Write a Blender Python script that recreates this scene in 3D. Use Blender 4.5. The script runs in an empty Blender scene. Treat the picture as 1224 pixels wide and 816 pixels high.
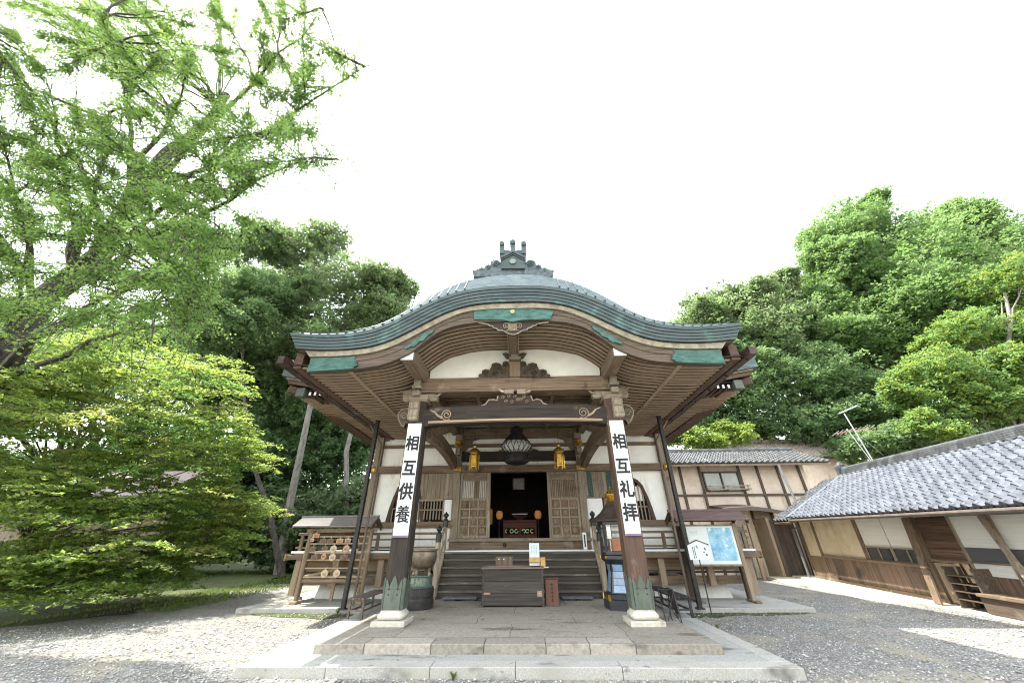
import bpy, math, random
import numpy as np
from mathutils import Vector, Matrix

random.seed(7)
RNG = np.random.default_rng(11)
S = bpy.context.scene
COL = S.collection
R_ = math.radians

# ---------------------------------------------------------------- camera
CAMPOS = Vector((0.19, 0.0, 1.6))
FPX = 419.1623
RM = [[0.9994311579842751, -0.021460178238926153, -0.026015787517672348],
      [0.03320946129111272, 0.4919151453746071, 0.870009552494588],
      [-0.0058730001673115585, -0.8703786247955729, 0.4923480043302725]]
cam_d = bpy.data.cameras.new("camera")
cam_d.sensor_width = 36.0
cam_d.lens = FPX / 1224 * 36
cam_d.clip_start = 0.05
cam_d.clip_end = 3000
cam = bpy.data.objects.new("camera", cam_d)
COL.objects.link(cam)
right = Vector((RM[0][0], RM[1][0], RM[2][0]))
down = Vector((RM[0][1], RM[1][1], RM[2][1]))
fwd = Vector((RM[0][2], RM[1][2], RM[2][2]))
m = Matrix.Identity(4)
for i in range(3):
    m[i][0] = right[i]; m[i][1] = -down[i]; m[i][2] = -fwd[i]; m[i][3] = CAMPOS[i]
cam.matrix_world = m
S.camera = cam

# ---------------------------------------------------------------- daylight
SUN_SHIFT = Vector((0.465, -0.11, -1.0))          # the way the light travels
sun_dir = -SUN_SHIFT.normalized()
SUN_EL = math.asin(sun_dir.z)
SUN_AZ = math.atan2(sun_dir.x, sun_dir.y)        # clockwise from +Y
w = bpy.data.worlds.new("World"); S.world = w; w.use_nodes = True
wt = w.node_tree; wt.nodes.clear()
sky = wt.nodes.new("ShaderNodeTexSky"); sky.sky_type = 'NISHITA'
sky.sun_disc = False; sky.sun_elevation = SUN_EL; sky.sun_rotation = SUN_AZ
sky.air_density = 2.0; sky.dust_density = 1.2; sky.ozone_density = 1.0; sky.altitude = 50
hs = wt.nodes.new("ShaderNodeHueSaturation"); hs.inputs['Saturation'].default_value = 0.36
bg = wt.nodes.new("ShaderNodeBackground"); bg.inputs['Strength'].default_value = 0.15
wo = wt.nodes.new("ShaderNodeOutputWorld")
wt.links.new(sky.outputs[0], hs.inputs['Color']); wt.links.new(hs.outputs[0], bg.inputs['Color'])
wt.links.new(bg.outputs[0], wo.inputs['Surface'])
sl = bpy.data.lights.new("sun", 'SUN'); sl.energy = 2.35; sl.angle = R_(0.6); sl.color = (1.0, 0.955, 0.88)
so = bpy.data.objects.new("sun", sl); COL.objects.link(so)
so.rotation_euler = SUN_SHIFT.to_track_quat('-Z', 'Y').to_euler()
S.view_settings.view_transform = 'Standard'; S.view_settings.look = 'None'
S.view_settings.exposure = 2.45; S.view_settings.gamma = 1.0
S.cycles.filter_width = 1.1
S.cycles.max_bounces = 7; S.cycles.diffuse_bounces = 4; S.cycles.transmission_bounces = 5
S.cycles.transparent_max_bounces = 8

# ---------------------------------------------------------------- measuring
def ray(x, y):
    c = (x - 612, y - 408, FPX)
    return Vector([sum(RM[i][j] * c[j] for j in range(3)) for i in range(3)])
def px(x, y, Y):            # the point at distance Y seen at photo pixel x, y
    v = ray(x, y); return CAMPOS + v * ((Y - CAMPOS.y) / v.y)
def pz(x, y, Z):
    v = ray(x, y); return CAMPOS + v * ((Z - CAMPOS.z) / v.z)
def depth_of(p):
    return (p - CAMPOS).dot(fwd)

# ---------------------------------------------------------------- materials
def node(t, kind, **kw):
    n = t.nodes.new(kind)
    for k, v in kw.items():
        if k in n.inputs: n.inputs[k].default_value = v
        else: setattr(n, k, v)
    return n
def rgba(c): return (c[0], c[1], c[2], 1.0)

def surf(name, c1, c2, scale=(6, 6, 6), rough=.8, bump=.15, island=.12, patch=None, metal=0.0, spec=.3,
         lo=.35, hi=.65, detail=6, fine=None, bdist=.01):
    """two-tone noise surface; patch=(colour, scale, threshold, softness) lays larger stains over it"""
    M = bpy.data.materials.new(name); M.use_nodes = True
    t = M.node_tree; bs = t.nodes['Principled BSDF']
    tc = node(t, 'ShaderNodeTexCoord'); mp = node(t, 'ShaderNodeMapping'); mp.inputs['Scale'].default_value = scale
    t.links.new(tc.outputs['Object'], mp.inputs['Vector'])
    vec = mp.outputs[0]
    geo = node(t, 'ShaderNodeNewGeometry')
    if island:
        mul = node(t, 'ShaderNodeMath', operation='MULTIPLY'); mul.inputs[1].default_value = 37.0
        t.links.new(geo.outputs['Random Per Island'], mul.inputs[0])
        ad = node(t, 'ShaderNodeVectorMath', operation='ADD')
        t.links.new(vec, ad.inputs[0]); t.links.new(mul.outputs[0], ad.inputs[1]); vec = ad.outputs[0]
    nz = node(t, 'ShaderNodeTexNoise', Scale=1.0, Detail=detail, Roughness=.62); t.links.new(vec, nz.inputs['Vector'])
    rp = node(t, 'ShaderNodeMapRange'); rp.inputs[1].default_value = lo; rp.inputs[2].default_value = hi
    t.links.new(nz.outputs[0], rp.inputs[0])
    mx = node(t, 'ShaderNodeMix', data_type='RGBA'); mx.inputs[6].default_value = rgba(c1); mx.inputs[7].default_value = rgba(c2)
    t.links.new(rp.outputs[0], mx.inputs[0]); col = mx.outputs[2]
    if patch:
        pl = patch if isinstance(patch, list) else [patch]
        for (pc, ps, th, sf) in pl:
            pm = node(t, 'ShaderNodeMapping'); pm.inputs['Scale'].default_value = ps if isinstance(ps, tuple) else (ps, ps, ps)
            t.links.new(tc.outputs['Object'], pm.inputs['Vector'])
            n2 = node(t, 'ShaderNodeTexNoise', Scale=1.0, Detail=4.0, Roughness=.6); t.links.new(pm.outputs[0], n2.inputs['Vector'])
            r2 = node(t, 'ShaderNodeMapRange'); r2.inputs[1].default_value = th; r2.inputs[2].default_value = th + sf
            t.links.new(n2.outputs[0], r2.inputs[0])
            m2 = node(t, 'ShaderNodeMix', data_type='RGBA'); t.links.new(r2.outputs[0], m2.inputs[0])
            t.links.new(col, m2.inputs[6]); m2.inputs[7].default_value = rgba(pc); col = m2.outputs[2]
    if island:
        hv = node(t, 'ShaderNodeHueSaturation'); vr = node(t, 'ShaderNodeMapRange')
        vr.inputs[3].default_value = 1 - island * 1.6; vr.inputs[4].default_value = 1 + island * 1.6
        t.links.new(geo.outputs['Random Per Island'], vr.inputs[0]); t.links.new(vr.outputs[0], hv.inputs['Value'])
        t.links.new(col, hv.inputs['Color']); col = hv.outputs[0]
    t.links.new(col, bs.inputs['Base Color'])
    bs.inputs['Roughness'].default_value = rough; bs.inputs['Metallic'].default_value = metal
    bs.inputs['Specular IOR Level'].default_value = spec
    if bump:
        bp = node(t, 'ShaderNodeBump', Strength=bump, Distance=bdist); t.links.new(nz.outputs[0], bp.inputs['Height'])
        t.links.new(bp.outputs[0], bs.inputs['Normal'])
    return M

def wood(name, dark, light, axis, rough=.78, bump=.35, patch=None, island=.14):
    s = [26, 26, 26]; s[axis] = 1.3
    return surf(name, dark, light, tuple(s), rough, bump, island, patch, lo=.3, hi=.72, bdist=.006)

def plain(name, c, rough=.5, metal=0, emit=None, es=0, spec=.4, alpha=1):
    M = bpy.data.materials.new(name); M.use_nodes = True
    b = M.node_tree.nodes['Principled BSDF']
    b.inputs['Base Color'].default_value = rgba(c); b.inputs['Roughness'].default_value = rough
    b.inputs['Metallic'].default_value = metal; b.inputs['Specular IOR Level'].default_value = spec
    if emit: b.inputs['Emission Color'].default_value = rgba(emit); b.inputs['Emission Strength'].default_value = es
    return M

def glass(name, tint=(.8, .85, .85), rough=.03, mixf=.55):
    M = bpy.data.materials.new(name); M.use_nodes = True
    t = M.node_tree; t.nodes.clear()
    o = node(t, 'ShaderNodeOutputMaterial'); tr = node(t, 'ShaderNodeBsdfTransparent'); tr.inputs[0].default_value = rgba(tint)
    gl = node(t, 'ShaderNodeBsdfGlossy', Roughness=rough); mx = node(t, 'ShaderNodeMixShader')
    fr = node(t, 'ShaderNodeFresnel', IOR=1.5)
    t.links.new(fr.outputs[0], mx.inputs[0]); t.links.new(tr.outputs[0], mx.inputs[1]); t.links.new(gl.outputs[0], mx.inputs[2])
    t.links.new(mx.outputs[0], o.inputs[0]); return M

def leaf(name, c1, c2, tr=(.30, .45, .06), tmix=.42, c3=None):
    M = bpy.data.materials.new(name); M.use_nodes = True
    t = M.node_tree; t.nodes.clear()
    o = node(t, 'ShaderNodeOutputMaterial'); geo = node(t, 'ShaderNodeNewGeometry')
    mx = node(t, 'ShaderNodeMix', data_type='RGBA'); mx.inputs[6].default_value = rgba(c1); mx.inputs[7].default_value = rgba(c2)
    t.links.new(geo.outputs['Random Per Island'], mx.inputs[0]); col = mx.outputs[2]
    tc = node(t, 'ShaderNodeTexCoord'); nz = node(t, 'ShaderNodeTexNoise', Scale=.55, Detail=3.0); t.links.new(tc.outputs['Object'], nz.inputs['Vector'])
    if c3:
        r2 = node(t, 'ShaderNodeMapRange'); r2.inputs[1].default_value = .52; r2.inputs[2].default_value = .66
        t.links.new(nz.outputs[0], r2.inputs[0])
        m3 = node(t, 'ShaderNodeMix', data_type='RGBA'); t.links.new(r2.outputs[0], m3.inputs[0]); t.links.new(col, m3.inputs[6])
        m3.inputs[7].default_value = rgba(c3); col = m3.outputs[2]
    pr = node(t, 'ShaderNodeBsdfPrincipled'); pr.inputs['Roughness'].default_value = .55; pr.inputs['Specular IOR Level'].default_value = .35
    t.links.new(col, pr.inputs['Base Color'])
    tl = node(t, 'ShaderNodeBsdfTranslucent'); tm = node(t, 'ShaderNodeMix', data_type='RGBA')
    tm.inputs[0].default_value = .6; t.links.new(col, tm.inputs[6]); tm.inputs[7].default_value = rgba(tr)
    t.links.new(tm.outputs[2], tl.inputs[0])
    ms = node(t, 'ShaderNodeMixShader'); ms.inputs[0].default_value = tmix
    t.links.new(pr.outputs[0], ms.inputs[1]); t.links.new(tl.outputs[0], ms.inputs[2]); t.links.new(ms.outputs[0], o.inputs[0])
    return M

# timber: three tones, each with its grain along x, y or z
def trio(name, dark, light, **k): return [wood(name + "_" + "xyz"[i], dark, light, i, **k) for i in range(3)]
GREY = ((.30, .27, .23), 3.0, .56, .12)
W = trio("aged_timber", (.095, .067, .044), (.255, .185, .122), patch=[((.27, .225, .17), 2.2, .58, .14), ((.055, .040, .029), (3.1, 3.1, 1.4), .60, .12)])
WD = trio("dark_timber", (.046, .034, .025), (.125, .093, .066), patch=((.16, .135, .11), 2.6, .62, .14))
SOOT = trio("sooty_timber", (.017, .013, .011), (.052, .039, .030), patch=((.12, .098, .078), 2.4, .62, .14))  # darkest timber tone, for beams, carvings and one pillar
WL = trio("pale_timber", (.20, .145, .095), (.40, .30, .205), patch=((.30, .25, .20), 2.0, .58, .16))
WR = trio("red_brown_timber", (.050, .030, .022), (.125, .075, .052), patch=((.17, .145, .12), 3.0, .60, .12))
WG = trio("grey_timber", (.140, .112, .082), (.345, .285, .212), patch=[((.11, .085, .062), 2.4, .58, .14), ((.40, .35, .28), (4, 4, 1.2), .62, .1)])
BLACK = surf("black_lacquer", (.012, .013, .016), (.022, .023, .027), (8, 8, 8), .32, .04, 0, spec=.5)
IRON = surf("dark_iron", (.020, .020, .022), (.05, .045, .04), (14, 14, 14), .5, .1, .1, metal=.3)
PLASTER = surf("white_plaster", (.78, .77, .73), (.85, .84, .80), (3, 3, 3), .9, .06, .02, patch=[((.66, .63, .56), 1.1, .56, .25), ((.58, .545, .47), (5, 5, .7), .585, .14)], spec=.2)
CREAM = surf("cream_paint", (.15, .128, .092), (.28, .245, .18), (7, 7, 7), .8, .1, .05, patch=((.25, .20, .14), (5, 5, 5), .62, .1))
COPPER = surf("verdigris_copper", (.024, .068, .055), (.068, .150, .122), (5, 5, 14), .62, .12, .06, patch=((.05, .12, .10), 5.0, .62, .12), metal=.15)
ROOFCU = surf("aged_copper_roof", (.085, .112, .115), (.15, .18, .176), (4, 4, 10), .36, .08, .10, patch=((.17, .205, .185), 1.6, .56, .2), metal=.35, spec=.5)
FASCIA = surf("copper_fascia", (.043, .059, .060), (.078, .098, .096), (1.2, 9, 9), .6, .08, .16, patch=((.085, .15, .135), 2.2, .58, .12), metal=.25)
SHOE = surf("green_copper_sheet", (.070, .086, .068), (.120, .138, .110), (10, 10, 3), .6, .10, .05, patch=((.08, .085, .065), 5, .62, .1), metal=.2)
STONE = surf("pale_base_stone", (.42, .39, .32), (.56, .52, .44), (24, 24, 24), .85, .2, .08, patch=((.33, .27, .19), 4.0, .60, .15))
TILE = surf("glazed_roof_tile", (.055, .059, .068), (.115, .122, .134), (5, 5, 5), .30, .05, 0, spec=.5)
TILEOLD = surf("old_grey_tile", (.034, .037, .038), (.075, .078, .076), (5, 5, 5), .6, .1, 0, patch=((.14, .135, .12), 1.2, .58, .2))
def cell_tint(M, cell, lo=.72, hi=1.3):
    """every tile fired a little lighter or darker than its neighbours"""
    t = M.node_tree; b = t.nodes['Principled BSDF']; col = b.inputs['Base Color'].links[0].from_socket
    tc = node(t, 'ShaderNodeTexCoord'); sn = node(t, 'ShaderNodeVectorMath', operation='SNAP'); sn.inputs[1].default_value = cell
    wn = node(t, 'ShaderNodeTexWhiteNoise'); t.links.new(tc.outputs['Object'], sn.inputs[0]); t.links.new(sn.outputs[0], wn.inputs['Vector'])
    mr = node(t, 'ShaderNodeMapRange'); mr.inputs[3].default_value = lo; mr.inputs[4].default_value = hi; t.links.new(wn.outputs['Value'], mr.inputs[0])
    hv = node(t, 'ShaderNodeHueSaturation'); t.links.new(mr.outputs[0], hv.inputs['Value']); t.links.new(col, hv.inputs['Color']); t.links.new(hv.outputs[0], b.inputs['Base Color'])
cell_tint(TILE, (.285, .221, 50)); cell_tint(TILEOLD, (.28, .2225, 50))
TILETAN = surf("tan_roof_tile", (.25, .20, .165), (.42, .36, .31), (6, 6, 6), .65, .1, .1)
GOLD = surf("gilt_brass", (.40, .24, .045), (.66, .43, .10), (16, 16, 16), .32, .25, 0, metal=.85, spec=.5)
WHITEP = surf("white_painted_board", (.70, .70, .695), (.80, .80, .795), (2, 2, 2), .7, .02, 0, spec=.25, patch=((.62, .61, .58), (9, 9, .9), .60, .12))
INK = plain("black_ink", (.012, .012, .014), .7)
PAPER = plain("paper", (.82, .83, .80), .8)
DARKROOM = surf("dark_interior", (.012, .010, .009), (.022, .018, .015), (2, 2, 2), .9, 0, 0)  # near-black puts the shade of unlit interiors into the colour

# ---------------------------------------------------------------- mesh building
ROOTLOC = {}
class MB:
    def __init__(s): s.v = []; s.f = []
    def add(s, vs, fs):
        b = len(s.v); s.v += [tuple(v) for v in vs]; s.f += [tuple(i + b for i in f) for f in fs]; return s
    def box(s, c, d, rot=None, ch=0.0):
        """box of size d about c; ch chamfers its edges"""
        hx, hy, hz = d[0] / 2, d[1] / 2, d[2] / 2
        c = Vector(c); ch = min(ch, hx * .8, hy * .8, hz * .8)
        T = (lambda p: c + (rot @ Vector(p))) if rot is not None else (lambda p: c + Vector(p))
        if ch <= 0:
            P = [T((a * hx, b * hy, e * hz)) for a in (-1, 1) for b in (-1, 1) for e in (-1, 1)]
            return s.add(P, [(0, 1, 3, 2), (4, 6, 7, 5), (0, 4, 5, 1), (2, 3, 7, 6), (0, 2, 6, 4), (1, 5, 7, 3)])
        P = []; ix = {}
        for a in (-1, 1):
            for b in (-1, 1):
                for e in (-1, 1):
                    for k in range(3):
                        q = [a * (hx - (k != 0) * ch), b * (hy - (k != 1) * ch), e * (hz - (k != 2) * ch)]
                        ix[(a, b, e, k)] = len(P); P.append(T(q))
        F = []
        for k in range(3):
            i, j = [q for q in range(3) if q != k]
            for sg in (-1, 1):
                def vid(u, v):
                    sgn = [0, 0, 0]; sgn[k] = sg; sgn[i] = u; sgn[j] = v; return ix[tuple(sgn) + (k,)]
                f = [vid(-1, -1), vid(1, -1), vid(1, 1), vid(-1, 1)]
                if (sg > 0) != (k != 1): f.reverse()
                F.append(tuple(f))
        for k in range(3):                       # edges running along k
            i, j = [q for q in range(3) if q != k]
            for u in (-1, 1):
                for v in (-1, 1):
                    def vid(e, kk):
                        sgn = [0, 0, 0]; sgn[k] = e; sgn[i] = u; sgn[j] = v; return ix[tuple(sgn) + (kk,)]
                    F.append((vid(-1, i), vid(1, i), vid(1, j), vid(-1, j)))
        for a in (-1, 1):
            for b in (-1, 1):
                for e in (-1, 1): F.append(tuple(ix[(a, b, e, k)] for k in range(3)))
        return s.add(P, F)
    def b2(s, x0, x1, y0, y1, z0, z1, ch=0.0):
        return s.box(((x0 + x1) / 2, (y0 + y1) / 2, (z0 + z1) / 2), (abs(x1 - x0), abs(y1 - y0), abs(z1 - z0)), None, ch)
    def beam(s, p, q, wd, ht, up=(0, 0, 1), ch=0.0):
        p, q = Vector(p), Vector(q); d = q - p; L = d.length; d.normalize()
        u = Vector(up); sd = d.cross(u)
        if sd.length < 1e-5: sd = d.cross(Vector((1, 0, 0)))
        sd.normalize(); u = sd.cross(d)
        rot = Matrix((sd, d, u)).transposed()
        return s.box((p + q) / 2, (wd, L, ht), rot, ch)
    def tube(s, pts, rad, n=8, cap=True):
        pts = [Vector(p) for p in pts]; N = len(pts)
        if not hasattr(rad, '__len__'): rad = [rad] * N
        ref = None; V = []; F = []
        for i, p in enumerate(pts):
            d = (pts[min(i + 1, N - 1)] - pts[max(i - 1, 0)])
            if d.length < 1e-9: d = Vector((0, 0, 1))
            d.normalize()
            if ref is None: ref = d.orthogonal().normalized()
            a = (ref - d * ref.dot(d))
            a = d.orthogonal() if a.length < 1e-5 else a
            a.normalize(); ref = a; b = d.cross(a)
            for k in range(n):
                t = 2 * math.pi * k / n; V.append(p + (a * math.cos(t) + b * math.sin(t)) * rad[i])
        for i in range(N - 1):
            for k in range(n):
                F.append((i * n + k, i * n + (k + 1) % n, (i + 1) * n + (k + 1) % n, (i + 1) * n + k))
        if cap: F.append(tuple(reversed(range(n)))); F.append(tuple((N - 1) * n + k for k in range(n)))
        return s.add(V, F)
    def lathe(s, c, prof, n=24, ph=0.0, sx=1, sy=1):
        c = Vector(c); V = []; F = []
        for r, z in prof:
            for k in range(n):
                t = 2 * math.pi * k / n + ph; V.append(c + Vector((r * sx * math.cos(t), r * sy * math.sin(t), z)))
        for i in range(len(prof) - 1):
            for k in range(n):
                F.append((i * n + k, i * n + (k + 1) % n, (i + 1) * n + (k + 1) % n, (i + 1) * n + k))
        F.append(tuple(reversed(range(n)))); F.append(tuple((len(prof) - 1) * n + k for k in range(n)))
        return s.add(V, F)
    def prism(s, poly, vec):
        """outline poly (3-D points, planar) swept along vec"""
        P = [Vector(p) for p in poly]; n = len(P); vec = Vector(vec)
        return s.add(P + [p + vec for p in P], [tuple(range(n)), tuple(reversed(range(n, 2 * n)))] +
                     [(i, i + n, (i + 1) % n + n, (i + 1) % n) for i in range(n)])
    def loft(s, rings, close=True, cap=True):
        n = len(rings[0]); V = [p for r in rings for p in r]; F = []
        for i in range(len(rings) - 1):
            for k in range(n if close else n - 1):
                F.append((i * n + k, i * n + (k + 1) % n, (i + 1) * n + (k + 1) % n, (i + 1) * n + k))
        if cap and close: F.append(tuple(reversed(range(n)))); F.append(tuple((len(rings) - 1) * n + k for k in range(n)))
        return s.add(V, F)
    def build(s, name, mat, parent=None, smooth=None):
        off = ROOTLOC.get(parent.name, Vector()) if parent else Vector()
        V = [(v[0] - off[0], v[1] - off[1], v[2] - off[2]) for v in s.v]
        me = bpy.data.meshes.new(name); me.from_pydata(V, [], s.f); me.update()
        return link_mesh(name, me, mat, parent, smooth, off)
def link_mesh(name, me, mat, parent=None, smooth=None, off=None):
    me.materials.append(mat)
    import bmesh
    bm = bmesh.new(); bm.from_mesh(me); bmesh.ops.recalc_face_normals(bm, faces=bm.faces); bm.to_mesh(me); bm.free()
    if smooth:
        me.shade_smooth(); me.set_sharp_from_angle(angle=R_(smooth))
    o = bpy.data.objects.new(name, me); COL.objects.link(o)
    if parent: o.parent = parent
    ROOTLOC[o.name] = off if off is not None else Vector()
    return o
def tag(o, label=None, cat=None, group=None, kind=None):
    if label: o["label"] = label
    if cat: o["category"] = cat
    if group: o["group"] = group
    if kind: o["kind"] = kind
    return o
def thing(name, label, cat, loc=(0, 0, 0), group=None, local=False, mat=None):
    o = bpy.data.objects.new(name, None); COL.objects.link(o); o.empty_display_size = .2
    if mat is not None: o.matrix_world = mat
    else: o.location = loc
    ROOTLOC[o.name] = Vector() if (local or mat is not None) else Vector(loc)
    return tag(o, label, cat, group)
def struct(o): o["kind"] = "structure"; return o
def copy_tree(o, parent=None):
    c = o.copy(); COL.objects.link(c); ROOTLOC[c.name] = Vector()
    if parent: c.parent = parent
    for ch in list(o.children): copy_tree(ch, c)
    return c
def text(body, size, mat, parent, origin, xdir, updir, bold=.0, depth=.004, name="lettering", xs=1.0):
    cu = bpy.data.curves.new("t", 'FONT'); cu.body = body; cu.size = size; cu.align_x = 'CENTER'; cu.align_y = 'CENTER'
    cu.offset = bold * .25 if bold > .005 else 0; cu.extrude = depth; cu.resolution_u = 4
    to = bpy.data.objects.new("t", cu); COL.objects.link(to)
    bpy.context.view_layer.update()
    me0 = bpy.data.meshes.new_from_object(to.evaluated_get(bpy.context.evaluated_depsgraph_get()))
    co = [tuple(v.co) for v in me0.vertices]; fa = [tuple(p.vertices) for p in me0.polygons]; mbt = MB(); e = bold
    for k, (dx, dy) in enumerate(((0, 0), (e, e * .5), (-e, -e * .5), (e, -e), (-e, e), (0, e), (0, -e)) if e else ((0, 0),)): mbt.add([(a + dx, b + dy, c + k * .0003) for a, b, c in co], fa)
    me = bpy.data.meshes.new(name); me.from_pydata(mbt.v, [], mbt.f); me.update()
    bpy.data.objects.remove(to)
    x = Vector(xdir).normalized(); u = Vector(updir).normalized(); n = x.cross(u)
    off = ROOTLOC.get(parent.name, Vector()) if parent else Vector()
    M = Matrix(((x[0] * xs, u[0], n[0], origin[0] - off[0]), (x[1] * xs, u[1], n[1], origin[1] - off[1]), (x[2] * xs, u[2], n[2], origin[2] - off[2]), (0, 0, 0, 1)))
    me.transform(M); me.materials.clear(); me.materials.append(mat); me.name = name
    o = bpy.data.objects.new(name, me); COL.objects.link(o)
    if parent: o.parent = parent
    ROOTLOC[o.name] = off
    return o
def interp(prof, n=None):
    """smooth curve through symmetrical half profile -> f(x)"""
    xs = np.array([p[0] for p in prof]); zs = np.array([p[1] for p in prof])
    mm = np.gradient(zs, xs); mm[0] = 0
    def f(x):
        x = min(abs(x), xs[-1] - 1e-9); i = int(np.searchsorted(xs, x, side='right') - 1); i = max(0, min(i, len(xs) - 2))
        h = xs[i + 1] - xs[i]; t = (x - xs[i]) / h
        return float((2 * t**3 - 3 * t**2 + 1) * zs[i] + (t**3 - 2 * t**2 + t) * h * mm[i] + (-2 * t**3 + 3 * t**2) * zs[i + 1] + (t**3 - t**2) * h * mm[i + 1])
    f.xe = float(xs[-1]); return f

# ================================================================ GROUND
def gravel_material():
    M = bpy.data.materials.new("gravel"); M.use_nodes = True
    t = M.node_tree; b = t.nodes['Principled BSDF']; tc = node(t, 'ShaderNodeTexCoord')
    vo = node(t, 'ShaderNodeTexVoronoi', Scale=38.0); t.links.new(tc.outputs['Object'], vo.inputs['Vector'])
    sx = node(t, 'ShaderNodeSeparateColor'); t.links.new(vo.outputs['Color'], sx.inputs[0])
    cr = node(t, 'ShaderNodeValToRGB'); e = cr.color_ramp.elements
    e[0].color = (.22, .213, .196, 1); e[1].color = (.55, .532, .487, 1); n = cr.color_ramp.elements.new(.5); n.color = (.38, .369, .338, 1)
    t.links.new(sx.outputs[0], cr.inputs[0])
    dk = node(t, 'ShaderNodeMapRange'); dk.inputs[1].default_value = .0; dk.inputs[2].default_value = .6
    dk.inputs[3].default_value = 1.0; dk.inputs[4].default_value = .45
    t.links.new(vo.outputs['Distance'], dk.inputs[0])
    mu = node(t, 'ShaderNodeMix', data_type='RGBA', blend_type='MULTIPLY'); mu.inputs[0].default_value = 1
    t.links.new(cr.outputs[0], mu.inputs[6]); t.links.new(dk.outputs[0], mu.inputs[7])
    n1 = node(t, 'ShaderNodeTexNoise', Scale=.55, Detail=6.0, Roughness=.65); t.links.new(tc.outputs['Object'], n1.inputs['Vector'])
    r1 = node(t, 'ShaderNodeMapRange'); r1.inputs[1].default_value = .60; r1.inputs[2].default_value = .74; t.links.new(n1.outputs[0], r1.inputs[0])
    m1 = node(t, 'ShaderNodeMix', data_type='RGBA'); t.links.new(r1.outputs[0], m1.inputs[0]); t.links.new(mu.outputs[2], m1.inputs[6]); m1.inputs[7].default_value = (.12, .115, .04, 1)
    n2 = node(t, 'ShaderNodeTexNoise', Scale=.9, Detail=5.0, Roughness=.6); t.links.new(tc.outputs['Object'], n2.inputs['Vector'])
    r2 = node(t, 'ShaderNodeMapRange'); r2.inputs[1].default_value = .50; r2.inputs[2].default_value = .64; t.links.new(n2.outputs[0], r2.inputs[0])
    m2 = node(t, 'ShaderNodeMix', data_type='RGBA'); t.links.new(r2.outputs[0], m2.inputs[0]); t.links.new(m1.outputs[2], m2.inputs[6]); m2.inputs[7].default_value = (.30, .265, .20, 1)
    t.links.new(m2.outputs[2], b.inputs['Base Color']); b.inputs['Roughness'].default_value = .9; b.inputs['Specular IOR Level'].default_value = .2
    bp = node(t, 'ShaderNodeBump', Strength=.9, Distance=.02); bp.invert = True
    t.links.new(vo.outputs['Distance'], bp.inputs['Height']); t.links.new(bp.outputs[0], b.inputs['Normal'])
    return M
GRAVEL = gravel_material()
g = MB(); g.add([(-400, -150, 0), (400, -150, 0), (400, 600, 0), (-400, 600, 0)], [(0, 1, 2, 3)])
struct(g.build("gravel_ground", GRAVEL))

MOSS = surf("moss_and_grass", (.026, .034, .012), (.095, .125, .032), (16, 16, 16), .95, .8, 0,
            patch=[((.055, .045, .030), .55, .50, .10), ((.10, .125, .03), 1.7, .58, .1), ((.028, .030, .016), 3.1, .58, .08)], bdist=.04)
def ground_patch(name, pts, z, mat, rough=.25, sub=9):
    P = []
    for i in range(len(pts)):
        a = Vector(pts[i]); b = Vector(pts[(i + 1) % len(pts)])
        L = (b - a).length; k = max(1, min(60, int(L / .25))) if L < 40 else 3
        for j in range(k):
            q = a.lerp(b, j / k); r = rough if L < 40 else 0
            P.append((q.x + random.uniform(-r, r), q.y + random.uniform(-r, r), z))
    mb = MB(); mb.add(P, [tuple(range(len(P)))]); return mb.build(name, mat)
edge = [pz(x, y, 0).xy for x, y in [(-60, 757), (60, 745), (150, 733), (230, 718), (290, 704), (330, 692), (347, 686)]]
lawn_poly = [tuple(p) + (0,) for p in edge] + [(-9.2, 17, 0), (-9.2, 26, 0), (-12, 60, 0), (-80, 60, 0), (-80, edge[0].y + 2, 0)]
struct(ground_patch("moss_lawn", lawn_poly, .006, MOSS, .22))
# small moss fringes beside the slabs
for pts in ([(-6.9, 11.02), (-4.5, 11.0), (-4.0, 10.7), (-4.6, 10.2), (-5.6, 10.5), (-6.4, 10.7)], [(4.0, 11.0), (6.9, 11.05), (7.3, 11.0), (6.6, 10.72), (5.2, 10.65), (4.1, 10.35)]):
    struct(ground_patch("moss_fringe", [p + (0,) for p in pts], .008, MOSS, .10))

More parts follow.
